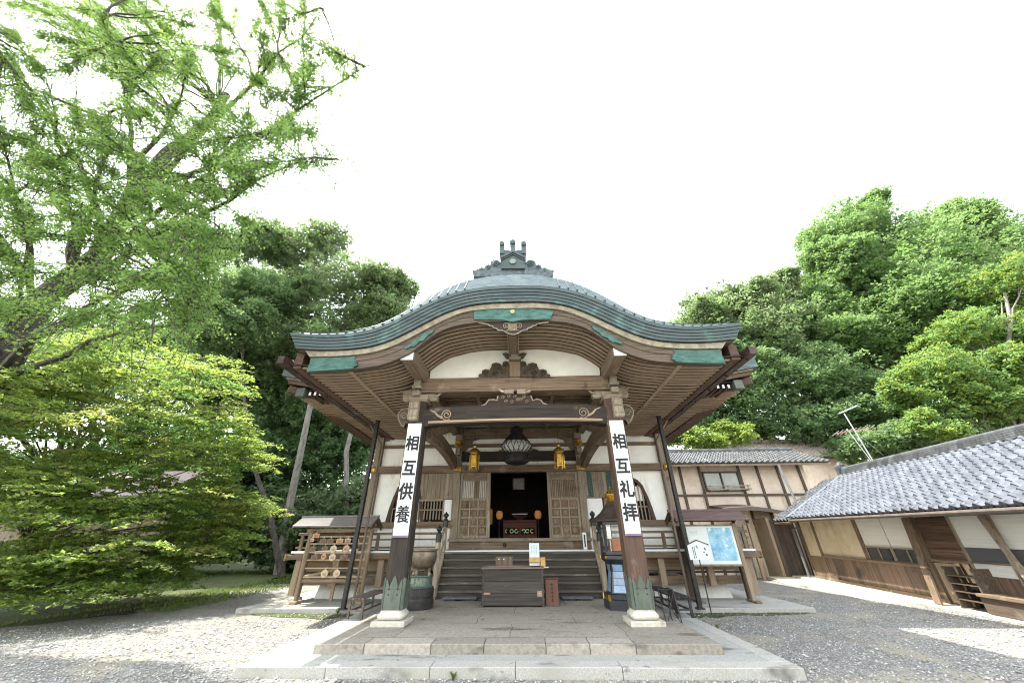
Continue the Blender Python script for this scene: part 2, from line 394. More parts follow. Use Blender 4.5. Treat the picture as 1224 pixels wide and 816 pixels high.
# ---- stone paving and slabs
def slab_material(name, c1, c2, jx, jy, mortar, stain=(.30, .25, .19), spk=40):
    M = surf(name, c1, c2, (spk, spk, spk), .85, .15, 0, patch=[(stain, (1.1, 2.2, 1.0), .54, .16), (tuple(.5 * a for a in c1), (.8, 2.0, 1), .59, .09), (tuple(.62 * a for a in c1), (5, 5, 5), .64, .05)])
    if jx:
        t = M.node_tree; b = t.nodes['Principled BSDF']; col = b.inputs['Base Color'].links[0].from_socket
        tc = node(t, 'ShaderNodeTexCoord'); br = node(t, 'ShaderNodeTexBrick'); br.offset = .37
        br.inputs['Scale'].default_value = 1.0; br.inputs['Brick Width'].default_value = jx; br.inputs['Row Height'].default_value = jy
        br.inputs['Mortar Size'].default_value = .007; br.inputs['Mortar Smooth'].default_value = .3
        br.inputs['Color1'].default_value = (1, 1, 1, 1); br.inputs['Color2'].default_value = (.80, .78, .76, 1); br.inputs['Mortar'].default_value = rgba(mortar)
        wv = node(t, 'ShaderNodeTexNoise', Scale=1.4, Detail=2.0); t.links.new(tc.outputs['Object'], wv.inputs['Vector'])
        sc = node(t, 'ShaderNodeVectorMath', operation='SCALE'); sc.inputs['Scale'].default_value = .16; t.links.new(wv.outputs['Color'], sc.inputs[0])
        ad = node(t, 'ShaderNodeVectorMath', operation='ADD'); t.links.new(tc.outputs['Object'], ad.inputs[0]); t.links.new(sc.outputs[0], ad.inputs[1])
        t.links.new(ad.outputs[0], br.inputs['Vector'])
        mu = node(t, 'ShaderNodeMix', data_type='RGBA', blend_type='MULTIPLY'); mu.inputs[0].default_value = 1
        t.links.new(col, mu.inputs[6]); t.links.new(br.outputs['Color'], mu.inputs[7]); t.links.new(mu.outputs[2], b.inputs['Base Color'])
    return M
CONC = slab_material("washed_concrete", (.24, .237, .215), (.36, .352, .32), None, None, None, (.36, .35, .30), 55)
PAVE = slab_material("worn_paving_stone", (.225, .200, .165), (.345, .312, .262), 1.9, 1.05, (.33, .30, .27), (.215, .185, .145), 22)
KERB = slab_material("granite_kerb", (.28, .268, .238), (.41, .395, .355), None, None, None, (.30, .28, .235), 45)
PX, PYF = 3.80, 6.22                       # lower terrace
t_ = MB()
t_.b2(-PX, PX, PYF + .30, 11.2, -.05, .118)
struct(t_.build("stone_terrace", CONC))
# its rim of long kerb stones
k = MB(); xs = [-PX]
while xs[-1] < PX - 1.2: xs.append(xs[-1] + random.choice([1.15, 1.3, 1.42, 1.25]))
xs[-1] = PX
for a, b in zip(xs, xs[1:]): k.b2(a + .003, b - .003, PYF, PYF + .298, -.05, .12 + random.uniform(0, .003), .008)
struct(k.build("terrace_kerb", KERB))
for sx in (-1, 1):
    k = MB(); y = PYF + .302
    while y < 11.0:
        e = min(11.2, y + random.uniform(1.2, 1.7)); k.b2(sx * (PX - .26), sx * PX, y + .003, e - .003, .05, .124, .006); y = e
    struct(k.build("terrace_kerb", KERB))
# upper paving with a front riser of single stones
u = MB(); u.b2(-3.07, 3.07, 7.22, 12.9, .05, .238); struct(u.build("upper_paving", PAVE))
k = MB(); xs = [-3.07]
while xs[-1] < 2.3: xs.append(xs[-1] + random.uniform(.65, 1.15))
xs[-1] = 3.07
for a, b in zip(xs, xs[1:]): k.b2(a + .004, b - .004, 6.83, 7.217, .06, .240 + random.uniform(-.002, .002), .01)
struct(k.build("step_stones", surf("step_stone", (.235, .208, .17), (.35, .312, .258), (20, 20, 20), .85, .2, .14, patch=[((.34, .25, .19), 1.6, .58, .14), ((.13, .115, .095), (1.2, 3, 3), .58, .10)])))
# slab that runs round the hall
s_ = MB(); s_.b2(-7.33, -PX - .004, 11.05, 30, -.05, .10, .01); s_.b2(PX + .004, 7.33, 11.05, 30, -.05, .10, .01); s_.b2(-PX, PX, 11.21, 30, -.05, .10)
struct(s_.build("hall_apron", slab_material("plain_concrete", (.29, .283, .255), (.40, .385, .345), None, None, None, (.36, .33, .27), 30)))

# ---- loose pebbles lying on the gravel (too many to count)
def pebbles():
    n = 30000
    x = RNG.uniform(-12, 11, n); y = 5.6 + (RNG.random(n) ** 1.7) * 8
    ok = ~((abs(x) < PX + .02) & (y > PYF - .02)) & ~((abs(x) < 7.36) & (y > 11.0))
    ok &= ~((x < -6) & (y > 8.8 + .35 * (x + 12)))
    x, y = x[ok], y[ok]; n = len(x)
    r = RNG.uniform(.007, .020, n) * (1 + (RNG.random(n) > .93) * .7)
    base = np.array([(1, 0, 0), (0, 1, 0), (-1, 0, 0), (0, -1, 0), (0, 0, 1), (0, 0, -.5)])
    ang = RNG.uniform(0, 6.28, n); ca, sa = np.cos(ang), np.sin(ang)
    V = np.repeat(base[None], n, 0) * (RNG.uniform(.6, 1.2, (n, 6, 1))) * r[:, None, None]
    V[:, :, 2] *= .75; V[:, :, 0] *= 1.35
    X = V[:, :, 0] * ca[:, None] - V[:, :, 1] * sa[:, None] + x[:, None]
    Y = V[:, :, 0] * sa[:, None] + V[:, :, 1] * ca[:, None] + y[:, None]
    Z = V[:, :, 2] + r[:, None] * .35
    vs = np.stack([X, Y, Z], 2).reshape(-1, 3)
    F = np.array([(0, 1, 4), (1, 2, 4), (2, 3, 4), (3, 0, 4), (1, 0, 5), (2, 1, 5), (3, 2, 5), (0, 3, 5)])
    fs = (F[None] + 6 * np.arange(n)[:, None, None]).reshape(-1, 3)
    me = quick_mesh("pebbles", vs, fs)
    me.materials.append(surf("pebble", (.20, .196, .183), (.48, .468, .435), (30, 30, 30), .85, 0, .30))
    o = bpy.data.objects.new("pebbles", me); COL.objects.link(o); o["kind"] = "stuff"
def quick_mesh(name, vs, fs):
    me = bpy.data.meshes.new(name); nf, k = fs.shape
    me.vertices.add(len(vs)); me.vertices.foreach_set("co", np.ascontiguousarray(vs, dtype=np.float32).ravel())
    me.loops.add(nf * k); me.loops.foreach_set("vertex_index", np.ascontiguousarray(fs, dtype=np.int32).ravel())
    me.polygons.add(nf); me.polygons.foreach_set("loop_start", np.arange(0, nf * k, k, dtype=np.int32))
    me.update(calc_edges=True); me.validate(); return me
pebbles()
def grass():
    n = 60000
    x = RNG.uniform(-26, -9.2, n); y = 9.5 + 17 * RNG.random(n) ** 1.4
    # inside the lawn: beyond its near edge
    ex = np.array([p.x for p in edge]); ey = np.array([p.y for p in edge]); o = np.argsort(ex)
    lim = np.interp(x, ex[o], ey[o]); ok = y > lim + .25; x, y = x[ok], y[ok]; n = len(x)
    a = RNG.uniform(0, 6.28, n); h = RNG.uniform(.03, .10, n); wd = .008 + .012 * RNG.random(n); ln = RNG.uniform(-.05, .05, (n, 2))
    z0 = np.full(n, .005)
    p0 = np.stack([x - wd * np.cos(a), y - wd * np.sin(a), z0], 1); p1 = np.stack([x + wd * np.cos(a), y + wd * np.sin(a), z0], 1)
    p2 = np.stack([x + ln[:, 0], y + ln[:, 1], h], 1)
    vs = np.stack([p0, p1, p2], 1).reshape(-1, 3); fs = np.arange(3 * n).reshape(-1, 3)
    me = quick_mesh("grass", vs, fs); me.materials.append(leaf("grass_blade", (.06, .10, .02), (.13, .17, .04), tmix=.3))
    ob = bpy.data.objects.new("grass", me); COL.objects.link(ob); ob["kind"] = "stuff"
grass()

def weed(x, y, z, n, h, lab):
    o = thing("weed_tuft", lab, "weed", (x, y, z)); mb = MB()
    for k in range(n):
        a = random.uniform(0, 6.28); l = h * random.uniform(.6, 1.1); d = Vector((math.cos(a), math.sin(a), 0)); s = Vector((-d.y, d.x, 0)) * .006; b = Vector((x, y, z)) + d * .01
        m1 = b + d * l * .25 + Vector((0, 0, l * .7)); e = b + d * l * .6 + Vector((0, 0, l * .85)); mb.add([b - s, b + s, m1 + s * 1.3, m1 - s * 1.3, e], [(0, 1, 2, 3), (3, 2, 4)])
    mb.build("leaf_blades", bpy.data.materials["grass_blade"], o)
weed(-.80, 6.19, 0, 26, .10, "small green weed tuft growing at a joint in the front kerb of the terrace")
weed(4.05, 9.2, 0, 30, .10, "low weed tuft in the gravel beside the terrace's lantern-cabinet side")
weed(-4.6, 10.95, 0, 30, .12, "weed tuft in the moss at the foot of the hall slab near the bench")

def litter():
    n = 420; x = np.concatenate([RNG.uniform(-12, -3.9, 300), RNG.uniform(-3.6, 10, 120)]); y = 6.1 + 6.5 * RNG.random(n)
    z = np.where((abs(x) < PX) & (y > PYF), .125, .022); z = np.where((abs(x) < 3.07) & (y > 6.83), .243, z); z = np.where((abs(x) < 7.33) & (y > 11.05) & (abs(x) > PX), .105, z)
    a = RNG.uniform(0, 6.28, n); s = RNG.uniform(.012, .026, n); t = np.stack([np.cos(a), np.sin(a), RNG.uniform(-.3, .3, n)], 1); b = np.stack([-np.sin(a), np.cos(a), RNG.uniform(-.3, .3, n)], 1); p = np.stack([x, y, z + .004], 1); s = s[:, None]
    vs = np.stack([p - t * s, p + b * s * .5, p + t * s, p - b * s * .5], 1).reshape(-1, 3)
    me = quick_mesh("fallen_leaves", vs, np.arange(4 * n).reshape(-1, 4)); me.materials.append(leaf("dry_leaf", (.10, .075, .03), (.20, .17, .05), (.3, .25, .08), .2))
    o = bpy.data.objects.new("fallen_leaves", me); COL.objects.link(o); o["kind"] = "stuff"
litter()

# ================================================================ TEMPLE HALL
H = thing("temple_hall", "old timber temple hall with curved green copper porch roof, white walls and front stairs", "temple", (0, 12.3, 0))
def P(mb, name, mat, smooth=None, parent=None): return mb.build(name, mat, parent or H, smooth)

# ---- porch roof profiles (half widths and heights)
fTop = interp([(0, 6.84), (.75, 6.80), (1.2, 6.71), (1.6, 6.57), (1.97, 6.38), (2.35, 6.14), (2.7, 5.91), (3.1, 5.72), (3.6, 5.615), (4.3, 5.605), (4.99, 5.68)])
fBot = interp([(0, 6.45), (.67, 6.43), (1.12, 6.35), (1.6, 6.16), (2.0, 5.92), (2.38, 5.68), (2.72, 5.49), (3.1, 5.355), (3.6, 5.285), (4.3, 5.28), (4.80, 5.32)])
fCream = interp([(0, 6.29), (.67, 6.28), (1.14, 6.21), (1.6, 6.0), (2.0, 5.75), (2.35, 5.53), (2.7, 5.34), (3.05, 5.22), (3.55, 5.15), (4.47, 5.13)])
fHafu = interp([(0, 5.97), (.9, 5.955), (1.35, 5.87), (1.66, 5.74), (1.95, 5.50), (2.2, 5.26), (2.5, 5.075), (2.8, 4.945), (3.45, 4.835), (4.42, 4.78)])
def smooth(a, b, x):
    t = max(0, min(1, (x - a) / (b - a))); return t * t * (3 - 2 * t)
def fRib(x):
    x = abs(x); return fHafu(min(x, 4.42)) + .03 + .13 * smooth(1.3, 2.2, x) + (.03 * smooth(4.3, 4.9, x))
NS = 48
def strip(fh, fl, yf, yb, xe_h=None, xe_l=None, th=None, tl=None):
    """solid band between two profiles; th/tl blend between them (0 = upper, 1 = lower)"""
    rings = []
    for i in range(-NS, NS + 1):
        s = i / NS; xh = s * (xe_h or fh.xe); xl = s * (xe_l or fl.xe)
        h = Vector((xh, 0, fh(xh))); l = Vector((xl, 0, fl(xl)))
        a = h.lerp(l, th) if th is not None else h
        b = h.lerp(l, tl) if tl is not None else l
        rings.append([(a.x, yf, a.z), (b.x, yf, b.z), (b.x, yb, b.z), (a.x, yb, a.z)])
    mb = MB(); mb.loft(rings); return mb
# five copper courses of the thick eave edge
FY = 6.58
for i in range(5):
    P(strip(fTop, fBot, FY + .022 * i, 7.6, th=i / 5 + (.004 if i else 0), tl=(i + 1) / 5), "eave_course", FASCIA, 40)
P(strip(fBot, fBot, FY + .15, 7.6, th=0, tl=0.0) if False else strip(fBot, fCream, FY + .14, 7.2, xe_h=4.62, th=.12, tl=1), "cream_moulding", CREAM, 40)
P(strip(fBot, fCream, FY + .18, 7.3, th=.02, tl=.16), "eave_shadow_board", WD[0], 40)
P(strip(fCream, fHafu, FY + .20, FY + .32, th=.02, tl=1), "bargeboard", WD[0], 40)
P(strip(fCream, fHafu, FY + .185, FY + .30, th=.03, tl=.42), "bargeboard_moulding", WD[0], 40)

# green copper fittings on the bargeboard
def fitting(x0, x1, lo=1.03, hi=.06, yy=FY + .165, ragged=True, wave=0):
    mb = MB(); n = 14; up = []; dn = []
    for i in range(n + 1):
        x = x0 + (x1 - x0) * i / n; sg = 1 if x >= 0 else -1
        s = x / fHafu.xe if False else x
        zt = fCream(x); zb = fHafu(x) - .012
        a = zt + (zb - zt) * hi; b = zt + (zb - zt) * lo
        up.append((x, yy, a)); dn.append((x, yy, b + (wave * math.cos(math.pi * i / n * 2) if wave else 0)))
    if ragged:                                # swallow-tail ends
        for L, k in ((up, 0), (dn, 0)): pass
        d = dn[::-1]; mid0 = Vector(up[0]).lerp(Vector(dn[0]), .5); mid1 = Vector(up[-1]).lerp(Vector(dn[-1]), .5)
        e = .07 if x1 > x0 else -.07
        poly = up + [(mid1.x - e * .2, yy, mid1.z + .06), (mid1.x + e, yy, mid1.z), (mid1.x - e * .2, yy, mid1.z - .06)] + d
    else: poly = up + dn[::-1]
    mb.prism(poly, (0, .035, 0)); return mb
COPPERD = surf("dull_copper_sheet", (.032, .075, .062), (.062, .125, .10), (5, 5, 9), .65, .12, 0, patch=((.05, .045, .035), 4.0, .60, .12))
for a_ in (1, -1):
    f_ = P(fitting(a_ * 4.43, a_ * 3.45, lo=.98), "copper_fitting", COPPERD)
    P(fitting(a_ * 4.43, a_ * 3.42, hi=.50, lo=.97, yy=FY + .145), "fitting_moulding", COPPER, None, f_)
# centre fitting, with a low point in the middle, and its round boss
mb = MB(); pts = [px(x, y, FY + .165) for x, y in [(566, 371), (590, 369), (612.5, 368.5), (635, 369), (662, 371), (658, 381), (640, 381.5), (624, 382), (612.5, 384.5), (601, 382), (585, 381.5), (567, 381.5)]]
mb.prism(pts, (0, .04, 0)); cf = P(mb, "copper_fitting", COPPER)
mb = MB(); c = px(612.5, 372, FY + .14); mb.tube([c, c + Vector((0, .05, 0))], [.055, .055], 16); P(mb, "round_boss", surf("dull_brass", (.20, .22, .12), (.32, .33, .2), (20, 20, 20), .5, .1, 0, metal=.4), None, cf)
for sg in (-1, 1):                            # leaf-shaped openwork on the shoulders
    mb = MB(); up = []; dn = []
    for i in range(13):
        q = i / 12; x = 1.78 + .62 * q; wv = .075 * math.sin(math.pi * min(1, q * 1.05)) ** .6 * (1 + .35 * math.sin(q * 22))
        zm = (fCream(x) * .45 + fHafu(x) * .55); up.append((sg * x, FY + .16, zm + wv + .01)); dn.append((sg * x, FY + .16, zm - wv))
    mb.prism(up + dn[::-1], (0, .03, 0)); P(mb, "copper_fitting", COPPER)

# roof covering: a steep rolled lip in courses, then the plain of the roof
def lip(x): return .54 * (1 - (abs(x) / 4.99) ** 1.6)
mb = MB(); rings = []
for i in range(-NS, NS + 1):
    x = i / NS * 4.99; z = fTop(x); h = lip(x); L = .006
    seq = [(FY, z + L)]
    for c in range(4): seq += [(FY + .075 * c + .012, z + L + h * (c + .93) / 4), (FY + .075 * (c + 1), z + L + h * (c + .96) / 4)]
    seq += [(FY + .6, z + L + h * 1.06), (10, z + L + h * 1.02), (13.6, z + L + h), (13.6, z - .1), (7.7, z - .1)]
    rings.append([(x, y, zz) for y, zz in seq])
mb.loft(rings); P(mb, "copper_roof_covering", ROOFCU, 35)
for sg in (-1, 1):
    mb = MB(); x = 1.12
    while x < 4.9:                             # standing seams of the lip
        z = fTop(x); h = lip(x); dx = sg * (.02 + .10 * min(1, (x - 1) / 2.5))
        a = Vector((sg * x, FY - .004, z + .02)); b = Vector((sg * x - dx, FY + .31, z + h + .05)); e = Vector((sg * x - dx, FY + 1.6, z + h * 1.06 + .03))
        mb.beam(a, b, .030, .085, (0, -.6, 1)); mb.beam(b, e, .03, .06)
        x += .20
    P(mb, "roof_seams", FASCIA)

# ridge-end ornament
mb = MB(); OY = FY + .62
o3 = lambda a, b: px(540 + a / 8.16, 280 + b / 8.16, OY)
half = [(200, 340), (212, 408), (600, 402)]
full = [(600, 402), (212, 410), (198, 345), (225, 352), (290, 322), (318, 326), (330, 300), (372, 300), (380, 268), (410, 248), (450, 250), (478, 275), (480, 300), (600, 300)]
mir = lambda L: [(1197 - a, b) for a, b in L]
mb.prism([o3(*p) for p in full + mir(full)[::-1][1:-1]], (0, .22, 0))
orn = P(mb, "ridge_ornament", surf("dark_copper_ornament", (.045, .058, .060), (.10, .125, .125), (12, 12, 12), .45, .15, .05, metal=.35))
mb = MB(); body = [(484, 345), (484, 262), (597, 205), (712, 262), (712, 345)]
mb.prism([o3(*p) + Vector((0, -.06, 0)) for p in body], (0, .5, 0))
for off, hh in ((0, 0), (0, 14)): mb.prism([o3(a, b + hh) + Vector((0, -.12 + .03 * (hh > 0), 0)) for a, b in [(478, 250), (597, 190), (718, 250), (718, 262), (597, 203), (478, 262)]], (0, .5, 0))
mb.prism([o3(*p) + Vector((0, -.05, 0)) for p in [(478, 235), (475, 190), (540, 160), (597, 185), (655, 160), (722, 190), (718, 235), (597, 180)]], (0, .45, 0))
P(mb, "ornament_body", FASCIA, None, orn)
for a, b, r in ((490, 115, 25), (595, 100, 27), (701, 115, 25)):
    mb = MB(); p = o3(a, b); q = o3(a, 205); rr = (o3(a + r, b) - p).length
    mb.b2(p.x - rr * .8, p.x + rr * .8, OY - .08, OY + .35, q.z, p.z); mb.tube([p + Vector((0, -.12, 0)), p + Vector((0, .4, 0))], [rr, rr], 14)
    P(mb, "ornament_roll", FASCIA, 40, orn)
mb = MB(); p = o3(595, 285); mb.tube([p + Vector((0, -.1, 0)), p + Vector((0, .05, 0))], [.085, .07], 18); P(mb, "crest_disc", surf("crest_metal", (.13, .15, .13), (.24, .26, .22), (30, 30, 30), .5, .2, 0, metal=.3), 40, orn)
mb = MB()
for sx in (0, 1):
    for a, b, r in ((432, 292, 34), (355, 322, 22), (290, 345, 14)):
        a = 1197 - a if sx else a; p = o3(a, b) + Vector((0, -.02, 0)); rr = (o3(a + r, b) - o3(a, b)).length
        pts = [p + Vector((math.cos(t) * rr * (1 - t / 14), -.02, math.sin(t) * rr * (1 - t / 14))) for t in np.linspace(0, 11, 26)]
        mb.tube(pts, rr * .16, 5)
P(mb, "ornament_scroll", FASCIA, None, orn)
mb = MB(); mb.b2(-.95, .95, OY + .22, 13.6, 7.0, 7.5, .05); mb.b2(-.6, .6, OY + .2, 13.6, 7.5, 7.72, .05); P(mb, "porch_ridge", ROOFCU)

# underside: curved rafters one behind the other, boards above them
DECK = wood("soffit_board", (.012, .008, .006), (.030, .020, .014), 0, island=0)  # near-black: shade between the rafters is put into the board colour
def rib(y, x0, x1, wd=.066, ht=.036, n=40):
    rings = []
    for i in range(n + 1):
        x = x0 + (x1 - x0) * i / n; z = fRib(x)
        rings.append([(x, y - wd / 2, z), (x, y + wd / 2, z), (x, y + wd / 2, z + ht), (x, y - wd / 2, z + ht)])
    mb = MB(); mb.loft(rings); return mb
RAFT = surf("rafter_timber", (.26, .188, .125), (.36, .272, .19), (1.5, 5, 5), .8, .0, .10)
y = FY + .42
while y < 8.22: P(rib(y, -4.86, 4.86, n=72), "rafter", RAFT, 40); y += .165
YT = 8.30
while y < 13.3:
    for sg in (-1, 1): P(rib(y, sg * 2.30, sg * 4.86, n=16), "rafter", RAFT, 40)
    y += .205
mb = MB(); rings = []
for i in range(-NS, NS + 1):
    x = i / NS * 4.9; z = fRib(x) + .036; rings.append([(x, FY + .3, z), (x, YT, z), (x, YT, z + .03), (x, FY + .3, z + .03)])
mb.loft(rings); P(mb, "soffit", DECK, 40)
for sg in (-1, 1):
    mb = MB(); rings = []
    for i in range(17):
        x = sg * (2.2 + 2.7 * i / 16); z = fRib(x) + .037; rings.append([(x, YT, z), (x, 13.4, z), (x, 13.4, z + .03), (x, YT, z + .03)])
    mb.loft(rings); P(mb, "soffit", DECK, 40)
    # raised batten along the middle, eave edge, gutter
    mb = MB(); x = 3.72; z = fRib(x)
    mb.b2(sg * (x - .05), sg * (x + .05), FY + .35, 13.3, z - .018, z + .03)
    P(mb, "eave_batten", WL[1])
    mb = MB(); mb.b2(sg * 4.72, sg * 4.90, FY + .33, 13.4, fRib(4.8) - .02, 5.32); P(mb, "eave_edge", WR[1])
    mb = MB(); mb.add([(sg * 4.62, 7.59, 5.30), (sg * 4.99, 7.59, 5.34), (sg * 4.99, 7.59, 5.69), (sg * 4.62, 7.59, 5.66), (sg * 4.62, 13.5, 5.30), (sg * 4.99, 13.5, 5.34), (sg * 4.99, 13.5, 5.69), (sg * 4.62, 13.5, 5.66)],
                      [(0, 1, 2, 3), (7, 6, 5, 4), (0, 4, 5, 1), (1, 5, 6, 2), (2, 6, 7, 3), (3, 7, 4, 0)]); P(mb, "eave_side", FASCIA)
    g1 = MB(); g1.b2(sg * 5.02, sg * 5.045, 6.74, 13.2, 5.02, 5.17); g1.b2(sg * 5.165, sg * 5.19, 6.74, 13.2, 5.02, 5.17); g1.b2(sg * 5.02, sg * 5.19, 6.74, 13.2, 5.0, 5.02); g1.b2(sg * 5.02, sg * 5.19, 6.74, 6.76, 5.02, 5.17)
    gut = P(g1, "gutter", surf("red_brown_gutter", (.030, .017, .014), (.070, .040, .032), (6, 2, 6), .55, .08, 0, patch=((.16, .12, .10), 3, .6, .15), spec=.4))
    mb = MB()
    for yy in np.arange(7.0, 13, .9): mb.beam((sg * 4.86, yy, 5.2), (sg * 5.1, yy, 4.97), .02, .03); mb.beam((sg * 5.1, yy, 4.97), (sg * 5.19, yy, 5.1), .02, .02)
    P(mb, "gutter_bracket", IRON, None, gut)
    # slim steel prop under the eave and the rain pipe beside it
    mb = MB(); mb.b2(sg * 4.44 - .05, sg * 4.44 + .05, 10.80, 10.92, .10, 5.0, .006); mb.b2(sg * 4.44 - .09, sg * 4.44 + .09, 10.77, 10.95, .10, .13)
    P(mb, "steel_prop", IRON)
    mb = MB(); mb.tube([(sg * 4.40, 11.35, .12), (sg * 4.40, 11.35, 4.3), (sg * 4.9, 11.35, 5.0)], .036, 8); P(mb, "rain_pipe", surf("brown_pipe", (.10, .07, .055), (.17, .13, .10), (8, 8, 3), .45, .05, 0), 40)

# purlins that run forward over the pillars, white end caps; ridge purlin
for sg in (-1, 1):
    mb = MB(); mb.b2(sg * 2.34 - .14, sg * 2.34 + .14, 6.86, 13.3, 5.06, 5.40, .02); pu = P(mb, "purlin", W[1])
    mb = MB(); mb.b2(sg * 2.34 - .135, sg * 2.34 + .135, 6.835, 6.858, 5.065, 5.395); P(mb, "end_cap", surf("grey_white_cap", (.42, .43, .43), (.6, .6, .58), (6, 6, 6), .8, .05, 0), None, pu)
mb = MB(); mb.b2(-.11, .11, 6.80, 8.25, 5.73, 6.0, .015); P(mb, "ridge_purlin", W[1])
mb = MB()
for sg in (-1, 1): mb.b2(sg * .115, sg * .135, 6.80, 8.22, 5.725, 5.76)
P(mb, "purlin_edging", CREAM)

# pendant board under the gable point
gp = [(244, 190), (300, 200), (360, 186), (480, 176), (590, 195), (700, 176), (820, 186), (890, 200), (950, 188), (940, 205), (880, 212), (830, 222), (818, 238), (785, 240), (775, 256), (745, 262), (735, 276), (700, 283), (672, 296), (640, 316), (595, 326), (555, 316), (520, 296), (490, 283), (455, 284), (440, 268), (410, 258), (396, 242), (370, 240), (355, 226), (310, 218), (260, 210)]
z4 = lambda a, b, Y: px(540 + a / 8.16, 360 + b / 8.16, Y)
mb = MB(); mb.prism([z4(a, b, FY + .24) for a, b in gp], (0, .07, 0)); pen = P(mb, "gable_pendant", SOOT[0])
mb = MB(); mb.tube([z4(a, b, FY + .235) for a, b in gp[8:] + [gp[0]]], .017, 6); P(mb, "pendant_edging", CREAM, None, pen)
mb = MB()
for a in (535, 650):
    p = z4(a, 235, FY + .225); sg = 1 if a > 595 else -1
    mb.tube([p + Vector((sg * math.cos(t) * .075 * (1 - t / 12), 0, math.sin(t) * .075 * (1 - t / 12))) for t in np.linspace(-1.5, 9, 22)], .009, 5)
mb.tube([z4(a, b, FY + .225) for a, b in [(575, 275), (585, 285), (597, 278), (610, 285), (620, 275)]], .008, 5)
P(mb, "pendant_scroll", CREAM, None, pen)

# tympanum: white field, carved clouds, king post
n = 40; arc = []
for i in range(-n, n + 1):
    x = 2.18 * i / n; arc.append((x, 8.24, fRib(x) + .02))
mb = MB(); mb.prism([(-2.18, 8.24, 5.0)] + arc + [(2.18, 8.24, 5.0)], (0, .06, 0)); P(mb, "tympanum", surf("ivory_plaster", (.68, .68, .60), (.76, .76, .69), (3, 3, 3), .9, .04, 0, spec=.2))
mb = MB(); mb.loft([[(x, 8.16, fRib(x) - .012), (x, 8.235, fRib(x) - .012), (x, 8.235, fRib(x) + .08), (x, 8.16, fRib(x) + .08)] for x in np.linspace(-2.2, 2.2, 61)]); P(mb, "tympanum_arch", W[0], 40)
cl = [(215, 748), (262, 738), (262, 712), (292, 705), (296, 672), (330, 660), (368, 668), (384, 640), (392, 608), (430, 596), (472, 606), (490, 628), (500, 590), (530, 580), (556, 590), (562, 748)]
for sg in (0, 1):
    mb = MB(); q = [z4(1222 - a if sg else a, b, 8.10) for a, b in cl]; mb.prism(q, (0, .13, 0))
    for a, b, r in ((330, 700, 26), (430, 640, 34), (420, 705, 30), (500, 690, 28), (525, 620, 24), (350, 725, 18), (470, 660, 20)):
        c = z4(1222 - a if sg else a, b, 8.10); rr = r / 8.16 * depth_of(c) / FPX
        mb.tube([c + Vector((math.cos(t) * rr * (1 - t / 13), -.015, math.sin(t) * rr * (1 - t / 13))) for t in np.linspace(0, 10, 18)], rr * .2, 5)
    P(mb, "carved_cloud", wood("carving_timber", (.030, .022, .016), (.09, .066, .046), 1, island=.2))
mb = MB(); a = z4(562, 748, 8.06); b = z4(668, 580, 8.06); mb.b2(a.x, b.x, 8.06, 8.23, 5.16, b.z, .01)
kp = P(mb, "king_post", W[2])
mb = MB(); c0 = z4(612, 560, 8.04); mb.b2(-.13, .17, 8.0, 8.2, c0.z - .02, c0.z + .05, .01); mb.b2(-.075, .115, 7.98, 8.2, c0.z + .05, 5.78, .01); P(mb, "post_block", CREAM, None, kp)
for sg in (-1, 1):
    mb = MB(); c = z4(612 + sg * 72, 525, 8.1); mb.prism([c + Vector((sg * u, 0, v)) for u, v in [(-.08, -.06), (.03, -.06), (.08, .02), (.12, .06), (.03, .07), (-.08, .03)]], (0, .1, 0)); P(mb, "carved_wing", WD[0], None, kp)

# cross beams at the front of the porch
mb = MB(); mb.b2(-2.34, 2.34, 8.10, 8.44, 4.84, 5.17, .02); P(mb, "upper_beam", W[0])
mb = MB(); mb.b2(-2.5, 2.5, 8.06, 8.48, 4.78, 4.835, .01); P(mb, "beam_ledge", W[0])
rings = []
for x in np.linspace(-2.2, 2.2, 41):
    cb = .05 * (1 - (x / 2.2) ** 2) - .05 * smooth(1.75, 2.2, abs(x)) ; zb = 3.99 + cb; zt = 4.42 + cb * .9
    rings.append([(x, 8.10, zb + .05), (x, 8.13, zb), (x, 8.40, zb), (x, 8.42, zb + .05), (x, 8.42, zt - .05), (x, 8.38, zt), (x, 8.14, zt), (x, 8.09, zt - .05)])
mb = MB(); mb.loft(rings); rb = P(mb, "rainbow_beam", SOOT[0], 30)
mb = MB(); mb.loft([[(x, 8.085, 4.0 + .05 * (1 - (x / 2.2) ** 2) + .005), (x, 8.085, 4.05 + .05 * (1 - (x / 2.2) ** 2)), (x, 8.14, 4.05 + .05 * (1 - (x / 2.2) ** 2)), (x, 8.14, 4.0 + .05 * (1 - (x / 2.2) ** 2) - .012)] for x in np.linspace(-2.05, 2.05, 31)]); P(mb, "beam_edge", WL[0], None, rb)
mb = MB()
for sg in (-1, 1):
    c = Vector((sg * 1.62, 8.085, 4.21))
    mb.tube([c + Vector((sg * math.cos(t) * .12 * (1 - t / 13), 0, math.sin(t) * .12 * (1 - t / 13))) for t in np.linspace(-2.2, 10, 26)], .014, 5)
    mb.tube([c + Vector((sg * .10, 0, -.08)), c + Vector((sg * .22, 0, -.02)), c + Vector((sg * .30, 0, .07)), c + Vector((sg * .42, 0, .12))], [.03, .028, .02, .008], 6)
P(mb, "beam_scroll", WL[0], None, rb)
